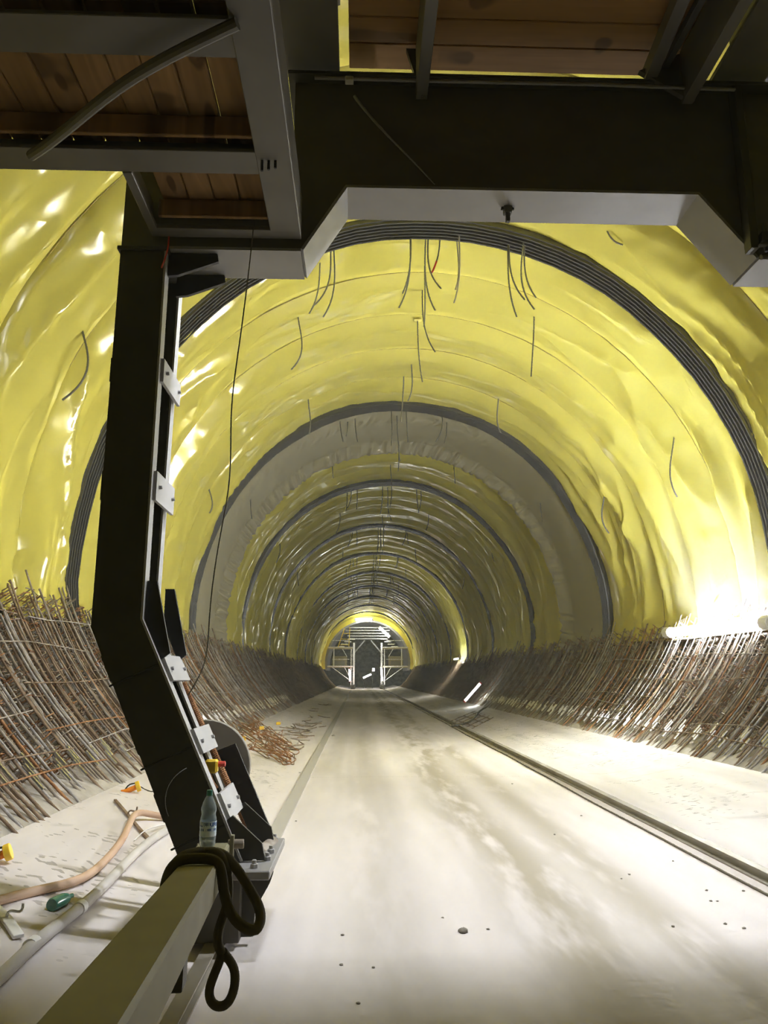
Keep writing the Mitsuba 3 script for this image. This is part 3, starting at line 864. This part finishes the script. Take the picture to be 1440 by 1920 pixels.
bo = thing('water_bottle', 'clear plastic water bottle with pale blue label standing on the strut', 'bottle')
bp_ = [(0.0, 0.004), (0.028, 0.0), (0.040, 0.006), (0.044, 0.02), (0.0425, 0.03), (0.0445, 0.04), (0.0445, 0.052), (0.0435, 0.056), (0.0435, 0.135), (0.0445, 0.142), (0.0435, 0.150), (0.0385, 0.165), (0.0385, 0.175), (0.0425, 0.192), (0.0415, 0.205), (0.032, 0.235), (0.021, 0.258), (0.0145, 0.268), (0.0145, 0.285)]
v, f = lathe(bp_, 36)
part(bo, 'body', (v + b0, f), 'm_pet', smooth=40)
v, f = lathe([(0, 0.006), (0.036, 0.008), (0.041, 0.02), (0.041, 0.030), (0, 0.030)], 30)
part(bo, 'water', (v + b0, f), 'm_water', smooth=40)
v, f = lathe([(0.0452, 0.057), (0.0455, 0.060), (0.0455, 0.132), (0.0452, 0.135)], 36)
part(bo, 'paper_label', (v + b0, f), 'm_label', smooth=40, label='pale blue printed label')
v, f = lathe([(0, 0.296), (0.014, 0.296), (0.0165, 0.293), (0.0165, 0.274), (0.0175, 0.272), (0.0175, 0.268)], 20)
part(bo, 'cap', (v + b0, f[:, ::-1]), 'm_green', smooth=40)

S = lambda px, py, Y: at(px, py, Y)


def O(px, py, lift=0.02):
    d = ray(px, py)
    n = bs[:, 2]
    return EYE + d * (((s_far + n * (0.0785 + lift) - EYE) @ n) / (d @ n))


sl = thing('lifting_sling', 'dark fabric lifting sling looped over the square strut and hanging with an eye', 'sling')
FR = lambda sd_, back, up_: s_far - sd * back + bs @ np.array([sd_, 0, up_])
loop1 = [FR(-.12, .86, -.20), FR(-.128, .78, -.04), FR(-.10, .68, .088), FR(0, .60, .104), FR(.085, .62, .098), FR(.17, .68, .04), FR(.26, .76, -.07), FR(.30, .84, -.15), FR(.28, .90, -.19), FR(.21, .92, -.16), FR(.15, .90, -.08), FR(.125, .88, .0), FR(.095, .86, .088), FR(0, .83, .104), FR(-.085, .86, .098), FR(-.128, .94, -.04), FR(-.12, 1.0, -.18)]
part(sl, 'strap', tube(spline(loop1, 110), 0.024, 9), 'm_sling', smooth=True)
part(sl, 'strap', tube(spline([FR(.02, .64, .106), FR(.09, .66, .094), FR(.128, .68, .02), FR(.135, .72, -.12), S(409, 1750, 3.96), S(418, 1790, 3.95)], 34), 0.022, 9), 'm_sling', smooth=True)
eye = [S(416, 1786, 3.95), S(408, 1812, 3.94), S(397, 1840, 3.93), S(393, 1868, 3.93), S(402, 1884, 3.93), S(418, 1886, 3.93), S(432, 1872, 3.93), S(440, 1845, 3.94), S(438, 1815, 3.95), S(424, 1792, 3.96), S(418, 1784, 3.95)]
part(sl, 'eye', tube(spline(eye, 60), 0.021, 9), 'm_sling', smooth=True)
sl2 = thing('lifting_sling', 'dark sling end hanging under the near part of the strut', 'sling')
part(sl2, 'strap', tube(spline([S(270, 1830, 3.75), S(278, 1860, 3.75), S(274, 1890, 3.75), S(262, 1912, 3.75), S(246, 1922, 3.75), S(236, 1900, 3.75), S(238, 1880, 3.75)], 40), 0.018, 9), 'm_sling', smooth=True)

# ------------------------------------------------------------------ hoses on the left haunch
def hose(pts, r, m, label, cat='hose'):
    P = [on_invert(x, y, r + dz) for x, y, dz in pts]
    return thing('hose', label, cat, None, tube(spline(P, 70), r, 12), m, smooth=True)


hose([(-60, 1705, 0.0), (0, 1688, 0), (60, 1672, 0), (130, 1655, 0.01), (185, 1625, 0.0), (225, 1580, 0.0), (245, 1540, 0.02), (262, 1524, 0.05), (285, 1527, 0.03), (330, 1535, 0.0), (420, 1530, 0)], 0.030, 'm_hose_orange', 'orange brown hose lying on the concrete slope left of the column')
hose([(-60, 1880, 0), (0, 1832, 0), (60, 1775, 0), (150, 1702, 0), (215, 1640, 0), (265, 1590, 0), (320, 1552, 0), (420, 1515, 0)], 0.036, 'm_hose_white', 'dusty grey hose on the slope below the orange hose')
thing('cord', 'thin black cord on the slope near the orange lamp', 'cord', None, tube(spline([on_invert(262, 1474, 0.02), on_invert(285, 1484, 0.006), on_invert(300, 1481, 0.01), on_invert(330, 1474, 0.01)], 16), 0.006, 5), 'm_cable', smooth=True)
thing('cord', 'thin pale cord hanging from the hose hook', 'cord', None, tube(spline([on_invert(252, 1576, 0.01), on_invert(275, 1556, 0.05), on_invert(300, 1548, 0.04), on_invert(335, 1541, 0.02)], 16), 0.006, 5), 'm_white', smooth=True)
for pts, lab in (([(216, 1500), (240, 1528), (262, 1555), (281, 1574)], 'short steel bracket under the bend of the orange hose'), ([(-10, 1700), (12, 1722), (35, 1756)], 'pale steel bracket at the left picture edge by the hoses')):
    k = thing('hose_bracket', lab, 'bracket')
    P = [on_invert(x, y, 0.02) for x, y in pts]
    m = 'm_bar_brown' if 'short' in lab else 'm_white'
    for a, b in zip(P[:-1], P[1:]):
        part(k, 'bar', bar(a, b, 0.03 if m == 'm_bar_brown' else 0.06, 0.02), m)
    h = P[1]
    part(k, 'hook', tube(spline([h, h + np.array([0.03, 0.0, 0.04]), h + np.array([0.06, 0.02, 0.03]), h + np.array([0.075, 0.03, 0.07])], 12), 0.008, 6), m, smooth=True)
for (px, py), lab in (((250, 1478), 'small orange flashing lamp with yellow lens at the top of the left slope'), ((0, 1604), 'small orange lamp cut by the left picture edge')):
    c = on_invert(px, py, 0.05)
    k = thing('warning_lamp', lab, 'lamp')
    e = np.array([0.9, 0.25, 0.35])
    e /= np.linalg.norm(e)
    part(k, 'body', join([cyl(c - e * 0.11, c + e * 0.03, 0.028, 12), cyl(c - e * 0.13, c - e * 0.11, 0.035, 12)]), 'm_orange', smooth=30)
    part(k, 'lens', cyl(c + e * 0.03, c + e * 0.075, 0.058, 18), 'm_lens', smooth=30)
    part(k, 'handle', tube(spline([c - e * 0.1, c - e * 0.05 + np.array([0, 0, 0.055]), c + e * 0.03 + np.array([0, 0, 0.04])], 10), 0.008, 6), 'm_black', smooth=True)
c = on_invert(112, 1690, 0.035)
v, f = lathe([(0, 0), (0.035, 0.004), (0.040, 0.02), (0.040, 0.14), (0.030, 0.18), (0.014, 0.21), (0.014, 0.25), (0, 0.25)], 20)
dd = on_invert(150, 1672, 0.035) - c
thing('green_bottle', 'dark green bottle lying between the two hoses', 'bottle', None, place((v, f), np.stack([basis(dd)[:, 0], basis(dd)[:, 2], basis(dd)[:, 1]], 1), c - 0.10 * dd / np.linalg.norm(dd)), 'm_green', smooth=40)
for px, py in ((150, 1702), (60, 1772)):
    P = on_invert(px, py, 0.036)
    tg = on_invert(px + 12, py - 10, 0.036) - P
    tg /= np.linalg.norm(tg)
    ring = tube([P - tg * 0.035, P + tg * 0.035], 0.041, 14)
    thing('hose_clamp', {150: 'pale clamp on the grey hose beside the green bottle', 60: 'pale clamp on the grey hose, lower one', 28: 'pale tie around the orange hose'}[px], 'clamp', None, ring, 'm_white', smooth=40)

# ------------------------------------------------------------------ wire hanging down from the side platform
wp = [at(478, 398, 4.84), at(465, 520, 4.84), at(448, 650, 4.84), at(434, 770, 4.84), at(430, 900, 4.84), at(412, 1010, 4.84), at(392, 1170, 4.84), at(384, 1240, 4.87), at(368, 1278, 4.92), at(352, 1305, 4.95)]
thing('hanging_wire', 'long thin black wire hanging from the side platform past the column', 'wire', None, tube(spline(wp, 60), 0.0042, 6), 'm_cable', smooth=True)

# ------------------------------------------------------------------ injection hoses hanging from the membrane
def vault_hit(px, py, off=0.10):
    d = ray(px, py)
    lo, hi = 4.0, 120.0
    for _ in range(60):
        m = 0.5 * (lo + hi)
        P = EYE + d * m / d[1]
        rz = RTOP if P[2] > ZC else RLOW
        inside = ((P[0] - XC) / (RX - off)) ** 2 + ((P[2] - ZC) / (rz - off)) ** 2 < 1
        lo, hi = (m, hi) if inside else (lo, m)
    return EYE + d * lo / d[1]


HANG = [
    ([(770, 428), (770, 480), (755, 550)], 0), ([(769, 432), (768, 510), (748, 577)], 0), ([(803, 432), (803, 490), (827, 541)], 0), ([(798, 437), (799, 530), (816, 582)], 0),
    ([(825, 432), (823, 470), (811, 508)], 1), ([(860, 425), (862, 500), (851, 568)], 2), ([(856, 440), (860, 495), (854, 543)], 2), ([(952, 440), (953, 510), (969, 594)], 0),
    ([(954, 440), (957, 505), (984, 562)], 0), ([(982, 434), (978, 490), (1002, 580)], 0), ([(983, 440), (985, 510), (1005, 558)], 0), ([(1001, 582), (1000, 640), (996, 706)], 3),
    ([(792, 535), (794, 600), (816, 660)], 3), ([(796, 490), (797, 560), (795, 613)], 0), ([(783, 598), (785, 660), (792, 716)], 3), ([(771, 674), (773, 720), (765, 752)], 3),
    ([(757, 700), (755, 750), (752, 790)], 3), ([(600, 488), (597, 540), (580, 588)], 0), ([(620, 455), (618, 520), (586, 575)], 0), ([(626, 455), (626, 540), (606, 594)], 0),
    ([(558, 582), (566, 640), (546, 693)], 3), ([(578, 745), (582, 790), (579, 815)], 3), ([(935, 738), (932, 780), (939, 812)], 3), ([(390, 905), (397, 935), (393, 962)], 3),
    ([(1135, 910), (1129, 955), (1142, 1000)], 3), ([(1264, 802), (1257, 870), (1270, 932)], 3), ([(147, 572), (162, 650), (117, 750)], 3), ([(1135, 415), (1145, 445), (1168, 459)], 0)]


def hang_label(x, y):
    if x == 147:
        return 'dark hose curling down from a patch on the membrane left of the column', None
    if x == 1264:
        return 'pale hose hanging on the right wall above the glaring lamp', None
    if x == 825:
        return 'hanging hose with a red end near the crown', None
    if x == 860:
        return 'pale greenish hose right of the crown cluster, the longer of two', None
    if x == 856:
        return 'pale greenish hose right of the crown cluster, the shorter of two', None
    if (x, y) == (1135, 415):
        return 'short hose hanging just below the right end of the cross beam', None
    if x == 796:
        return 'straight grey hose in the middle of the crown cluster', None
    one = {1001: 'dark hose hanging straight below the right hose cluster', 792: 'upper of the single hoses under the crown cluster', 783: 'second single hose down under the crown cluster', 771: 'hose curling left just above the crown of the second black band',
           757: 'thin hose reaching down to the crown of the second black band', 558: 'single curved hose below the left hose cluster', 578: 'single hose above the left shoulder of the second black band', 935: 'single hose above the right shoulder of the second black band',
           390: 'single hose left of the second black band behind the hanging wire', 1135: 'single hose on the right wall beside the second black band'}
    if x in one:
        return one[x], None
    side = 'left of the crown' if x < 700 else ('at the crown' if x < 900 else 'right of the crown')
    return f'thin grey injection hose in the cluster {side} by the first black band', f'hose cluster {side}'


def patch(P):
    th = math.atan2((P[0] - XC) / RX, (P[2] - ZC) / RTOP)
    n = inward(np.array([th]))[0]
    nn = np.array([n[0], 0, n[1]])
    t = np.cross([0, 1, 0], nn)
    return place(box(-0.09, 0.09, -0.09, 0.09, -0.006, 0.006), np.stack([t, [0, 1, 0], nn], 1), P + nn * 0.05)


for pts, kind in HANG:
    A = vault_hit(*pts[0], 0.06)
    off = A[1]
    P = [A + np.array([0, 0, 0.05])] + [at(x, y, off) for x, y in pts]
    lab, grp = hang_label(*pts[0])
    k = thing('injection_hose', lab, 'hose', grp)
    c = spline([P[0], P[1], P[2], P[3]], 18)
    m = {0: 'm_hose_grey', 1: 'm_hose_grey', 2: 'm_hose_white', 3: 'm_hose_dim'}[kind]
    part(k, 'tube', tube(c, 0.015 if off < 18 else 0.019, 6), m, smooth=True)
    if kind == 1:
        part(k, 'red_end', tube(spline([c[-5], c[-3], c[-1] + np.array([-0.01, 0, -0.03])], 5), 0.019, 6), 'm_red', smooth=True)
    if kind == 3 and off < 24:
        part(k, 'patch', patch(A), 'm_patch', label='small yellow patch')
hr = np.random.default_rng(3)
ORD = ['', 'second', 'third', 'fourth', 'fifth', 'sixth', 'seventh', 'eighth']
for ring in range(1, 7):
    yc = RING0 + ring * BLOCK
    for th_deg, y_off, L in [(-17, 0.7, 0.95), (-15.5, 0.9, 0.8), (-13, 0.8, 1.1), (-2, 0.5, 1.4), (-0.5, 0.9, 1.7), (1.4, 0.6, 1.3), (12, 0.6, 1.1), (13.4, 0.9, 1.0), (0.6, 3.6, 1.3), (-0.6, 6.9, 1.2), (-21, 4.4, 1.1), (20, 4.6, 1.2), (-50, 2.0, 0.9), (50, 2.3, 0.9)]:
        if ring > 3 and abs(th_deg) > 30:
            continue
        th = math.radians(th_deg + hr.uniform(-0.6, 0.6))
        P = vault(np.array([th]), 0.02)[0]
        y = yc + y_off
        L *= hr.uniform(0.8, 1.15)
        sx = hr.uniform(-0.18, 0.18)
        c = spline([(P[0], y, P[1]), (P[0] + 0.02, y, P[1] - 0.5 * L), (P[0] + sx, y, P[1] - L)], 9)
        where = 'left of the crown' if th_deg < -5 else ('at the crown' if th_deg < 5 else 'right of the crown')
        how = f'{ORD[ring]} black band'
        lab = f'thin dark hose hanging {where} beyond the {how}' if y_off < 1.5 else f'lone dark hose hanging {where} well past the {how}'
        grp = f'hoses {where} beyond the {how}' + ('' if y_off < 1.5 else ', well past it')
        thing('injection_hose', lab, 'hose', grp, tube(c, 0.015 + 0.003 * ring / 3, 4), 'm_hose_dim', smooth=True)

# ------------------------------------------------------------------ loose steel
def stirrup(L, w, hook=0.12):
    """hooked U bar lying flat, open ends curled, in the xy plane"""
    p = [(hook * 0.6, 0.05, 0), (0, 0.02, 0), (0.0, 0, 0), (L, 0, 0), (L + 0.03, 0.03, 0), (L + 0.03, w - 0.03, 0), (L, w, 0), (0, w, 0), (0, w - 0.02, 0), (hook * 0.6, w - 0.05, 0)]
    return np.array(p, float)


sr = np.random.default_rng(17)
for i in range(54):
    t = sr.random()
    px = 455 + 95 * t + sr.uniform(-28, 22)
    py = 1350 + 80 * t + sr.uniform(-22, 16)
    P = on_invert(px, py, 0.02 + 0.22 * sr.random() * (1 - abs(t - 0.5)))
    q = stirrup(sr.uniform(0.45, 0.85), sr.uniform(0.08, 0.16))
    a = sr.normal(-0.95, 0.30)
    ca, sa = math.cos(a), math.sin(a)
    tilt = sr.uniform(-0.15, 0.25) + 0.18
    R1 = np.array([[ca, -sa, 0], [sa, ca, 0], [0, 0, 1]]) @ np.array([[math.cos(tilt), 0, math.sin(tilt)], [0, 1, 0], [-math.sin(tilt), 0, math.cos(tilt)]]) @ np.array([[1, 0, 0], [0, math.cos(0.8 * sr.normal()), -math.sin(0.5)], [0, math.sin(0.5), 1]])
    V = (q - q.mean(0)) @ R1.T + P
    V[:, 2] = np.maximum(V[:, 2], haunch(V[:, 0]) + 0.012)
    thing('stirrup', 'rusty hooked stirrup lying in the heap on the slope behind the column', 'rebar', 'stirrups heaped on the left slope', tube(V, 0.0085, 5), 'm_bar_rust' if sr.random() < 0.8 else 'm_bar_brown', smooth=True)
for i in range(36):
    px, py = sr.uniform(520, 610), 0
    py = 1400 - (px - 520) * 0.72 + sr.uniform(-22, 24)
    P = on_invert(px, py, 0.012)
    L, a = sr.uniform(0.25, 0.9), sr.uniform(-1.4, 1.4)
    dvec = np.array([math.cos(a), math.sin(a) * 1.6, 0]) * L
    q = [P - dvec / 2, P, P + dvec / 2]
    if sr.random() < 0.4:
        q.append(P + dvec / 2 + np.array([-dvec[1], dvec[0], 0.2]) * 0.3)
    q = np.array(q)
    q[:, 2] = np.maximum(q[:, 2], haunch(q[:, 0]) + 0.012)
    thing('steel_offcut', 'short steel bar scattered on the left slope beyond the stirrup heap', 'rebar', 'bar offcuts scattered on the left slope', tube(q, 0.012, 5), 'm_bar_brown' if i % 3 else 'm_bar_dusty', smooth=True)
for px, py, lab in ((490, 1366, 'small orange tag in the heap of stirrups, upper one'), (455, 1386, 'small orange tag in the heap of stirrups, lower one'), (522, 1357, 'small orange tag beyond the stirrup heap')):
    P = on_invert(px, py, 0.14 if px < 500 else 0.04)
    thing('marker_tag', lab, 'tag', None, box(P[0] - 0.06, P[0] + 0.06, P[1] - 0.05, P[1] + 0.05, P[2] - 0.03, P[2] + 0.05, 0.012), 'm_lens')
# piece of mesh and a bent bar on the right slope
mm = thing('mesh_mat', 'small flat piece of steel mesh on the right slope under the leaning tube lamp', 'steel mesh')
A, B_, C_, D_ = [on_invert(*q, 0.02) for q in ((845, 1352), (885, 1366), (925, 1345), (890, 1333))]
for i in range(6):
    t = i / 5
    part(mm, 'wire', tube([A + (B_ - A) * t, D_ + (C_ - D_) * t], 0.012, 5), 'm_bar_brown', smooth=True)
for i in range(3):
    t = 0.15 + i * 0.35
    part(mm, 'wire', tube([A + (D_ - A) * t, B_ + (C_ - B_) * t], 0.012, 5), 'm_bar_brown', smooth=True)
thing('bent_pipe', 'dark bent pipe lying by the mesh on the right slope', 'pipe', None, tube(spline([on_invert(848, 1361, 0.09), on_invert(868, 1358, 0.08), on_invert(890, 1345, 0.08), on_invert(912, 1326, 0.10)], 20), 0.035, 8), 'm_cable', smooth=True)
# small stones and crumbs on the carriageway
for i, (px, py, r) in enumerate([(869, 1748, 0.035), (625, 1380, 0.05), (915, 1743, 0.012), (830, 1721, 0.010), (642, 1754, 0.012), (700, 1815, 0.010), (672, 1882, 0.012), (640, 1810, 0.012), (1180, 1640, 0.012), (1165, 1648, 0.009), (1262, 1615, 0.01), (1325, 1670, 0.011), (1333, 1690, 0.011), (1360, 1733, 0.012), (1394, 1671, 0.012), (1345, 1690, 0.009), (490, 1660, 0.012), (480, 1695, 0.014), (466, 1748, 0.02), (520, 1545, 0.018), (540, 1530, 0.018), (555, 1540, 0.014), (960, 1470, 0.016), (1262, 1738, 0.012), (1395, 1741, 0.012), (562, 1450, 0.02), (1090, 1530, 0.013), (1040, 1565, 0.012)]):
    P = atz(px, py, 0.0)
    P[2] = haunch(P[0]) + r * 0.2
    v, f = rock(r, i)
    thing('stone', 'small dark crumb of stone on the dusty concrete floor' if i else 'flat dark stone lying alone in the middle of the floor', 'stone', 'crumbs on the floor' if i else None, (v + P, f), 'm_stone', smooth=50)

# ------------------------------------------------------------------ formwork wagon at the far end
Y0 = 102.0
fw = thing('formwork_wagon', 'lit formwork wagon with a yellow arch closing the far end of the tunnel', 'formwork')
W = lambda px, py, dy=0.0: at(px, py, Y0) + np.array([0, dy, 0])


def arch(r0, r1, y0, y1, a0, a1, n=40, zc=3.3):
    th = np.linspace(math.radians(a0), math.radians(a1), n)
    V = []
    for t in th:
        for r, y in ((r0, y0), (r1, y0), (r1, y1), (r0, y1)):
            V.append([XC + r * math.sin(t), y, zc + r * math.cos(t)])
    q = [[i * 4 + j, i * 4 + (j + 1) % 4, (i + 1) * 4 + (j + 1) % 4, (i + 1) * 4 + j] for i in range(n - 1) for j in range(4)]
    f = np.vstack([tri(q), [[0, 1, 2], [0, 2, 3]], [[4 * n - 4, 4 * n - 2, 4 * n - 3], [4 * n - 4, 4 * n - 1, 4 * n - 2]]])
    return fix(np.array(V), f)


part(fw, 'outer_arch', arch(5.55, 6.05, Y0 - 0.3, Y0 + 0.1, -98, 98), 'm_yellow_ring', label='bright yellow arch ring')
part(fw, 'shutter_skin', arch(5.30, 5.55, Y0 - 0.1, Y0 + 12, -100, 100), 'm_greysteel')
part(fw, 'end_membrane', arch(5.9, 6.6, Y0 + 0.1, Y0 + 0.25, -110, 110), 'm_membrane_far')
for s in (-1, 1):
    x0, x1 = XC + s * 1.95, XC + s * 5.2
    for z in (5.25, 2.85):
        pf = part(fw, 'work_platform', box(x0, x1, Y0 - 1.2, Y0 + 2, z - 0.12, z), 'm_ply')
        part(pf, 'handrail', join([cyl((x0, Y0 - 1.2, z + 0.03), (x1, Y0 - 1.2, z + 0.03), 0.05, 6), cyl((x0 + s * 0.4, Y0 - 1.1, z + 0.9), (x1 - s * 0.6, Y0 - 1.1, z + 0.9), 0.035, 6)]), 'm_white')
    part(fw, 'panel', box(XC + s * 2.7, XC + s * 4.6, Y0 + 0.4, Y0 + 0.5, 2.9, 4.2), 'm_ply')
    part(fw, 'panel', box(XC + s * 3.0, XC + s * 4.3, Y0 - 0.1, Y0, 3.0, 3.6), 'm_greysteel')
    part(fw, 'post', join([box(XC + s * 1.8 - 0.12, XC + s * 1.8 + 0.12, Y0 - 0.4, Y0 - 0.15, 0, 5.9), box(XC + s * 2.15 - 0.06, XC + s * 2.15 + 0.06, Y0 - 0.9, Y0 - 0.75, 0.4, 5.3)]), 'm_white')
    part(fw, 'post', box(XC + s * 4.4 - 0.07, XC + s * 4.4 + 0.07, Y0 - 0.5, Y0 - 0.36, 2.9, 5.2), 'm_white')
    for k in range(4):
        part(fw, 'stair_tread', box(XC + s * (1.7 + 0.45 * (3 - k)), XC + s * (2.6 + 0.45 * (3 - k)), Y0 - 0.5, Y0 + 0.6, 5.35 + 0.32 * k, 5.45 + 0.32 * k), 'm_white')
    part(fw, 'diagonal_strut', bar((XC + s * 2.0, Y0 - 0.3, 0.9), (XC + s * 4.6, Y0 - 0.3, 2.75), 0.10, 0.10), 'm_white')
    part(fw, 'diagonal_strut', bar((XC + s * 2.1, Y0 - 0.3, 1.1), (XC + s * 3.0, Y0 - 0.3, 2.75), 0.08, 0.08), 'm_white')
    part(fw, 'diagonal_strut', bar((XC + s * 2.1, Y0 - 0.3, 4.2), (XC + s * 0.4, Y0 - 0.3, 6.2), 0.16, 0.16), 'm_greysteel')
    part(fw, 'hanger', bar((XC + s * 3.3, Y0 - 0.3, 5.1), (XC + s * 2.7, Y0 - 0.3, 4.1), 0.08, 0.08), 'm_white')
    part(fw, 'wheel_bogie', box(XC + s * 1.9 - 0.3, XC + s * 1.9 + 0.3, Y0 - 1.0, Y0 + 0.6, 0.0, 0.55, 0.05), 'm_darksteel')
for k in range(5):
    part(fw, 'cross_girder', box(XC - 2.6 - 0.1 * k, XC + 2.6 + 0.1 * k, Y0 + 0.2, Y0 + 0.5, 6.35 + 0.36 * k, 6.52 + 0.36 * k), 'm_greysteel')
part(fw, 'ladder', join([bar((-2.6, Y0 - 0.8, 5.3), (-1.8, Y0 - 0.8, 7.7), 0.09, 0.09)] + [bar((-1.2, Y0 - 0.8, 5.3), (-1.1, Y0 - 0.8, 7.9), 0.09, 0.09)] + [bar((-2.5 + 0.27 * k, Y0 - 0.8, 5.6 + 0.75 * k), (-1.2 + 0.03 * k, Y0 - 0.8, 5.6 + 0.7 * k), 0.06, 0.06) for k in range(3)]), 'm_yellow')
scene['wall_end'] = mikit.ply(prism([(-6, -1), (9, -1), (9, 11), (-6, 11)], 120, 120.4), 'm_rock')
labels['wall_end'] = {'kind': 'structure', 'label': 'grey tunnel face far behind the formwork opening', 'category': 'wall'}
for p0, p1, L, r, lab, c, cap in (
        (W(667, 1163, -1.6), W(697, 1163, -1.6), 1.5, 0.16, 'bright lamp at the crown of the formwork wagon', (0.95, 1, 1), 'm_white'),
        (W(711, 1178, -1.6), W(729, 1195, -1.6), 1.3, 0.18, 'bright slanting lamp on the upper right of the formwork wagon', (0.93, 0.98, 1), 'm_white'),
        (W(655, 1255, -1.8), W(656, 1277, -1.8), 0.9, 0.09, 'upright pinkish tube lamp on the left wagon post', (1, 0.75, 0.8), 'm_red'),
        (W(714, 1252, -1.8), W(716, 1276, -1.8), 1.3, 0.13, 'upright white tube lamp on the right wagon post', (0.92, 0.96, 1), 'm_white'),
        (W(682, 1271, 6), W(697, 1264, 6), 0.7, 0.13, 'white lamp in the middle of the formwork opening', (1, 1, 0.95), 'm_white'),
        (W(700, 1255, 6), W(704, 1255, 6), 0.7, 0.22, 'short white lamp right of the middle in the formwork opening', (1, 1, 1), 'm_white')):
    k = tube_lamp(p0, p1, r, WAGON * L, lab, c, cap)
    if 'wagon post' in lab:
        q = 0.5 * (np.asarray(p0) + np.asarray(p1))
        tx = XC - 1.9 if q[0] < XC else XC + 1.9
        part(k, 'clamp', bar((q[0], q[1], q[2]), (tx, Y0 - 0.42, q[2]), 0.06, 0.06), 'm_darksteel')
        part(k, 'foot', cyl((q[0], q[1], 0.0), (q[0], q[1], min(p0[2], p1[2])), 0.04, 6), 'm_darksteel')
    if 'opening' in lab:
        part(k, 'stand', cyl((p0[0], p0[1], haunch(p0[0])), (p0[0], p0[1], p0[2]), 0.04, 6), 'm_darksteel')
# a lamp low behind the right reinforcement lights one sheet far down the tunnel
tube_lamp((6.75, 52.0, 2.75), (6.75, 54.5, 2.75), 0.06, FARTUBE * 2, 'lamp behind the far right reinforcement lighting one yellow sheet', (1, 1, 0.95), 'm_white')
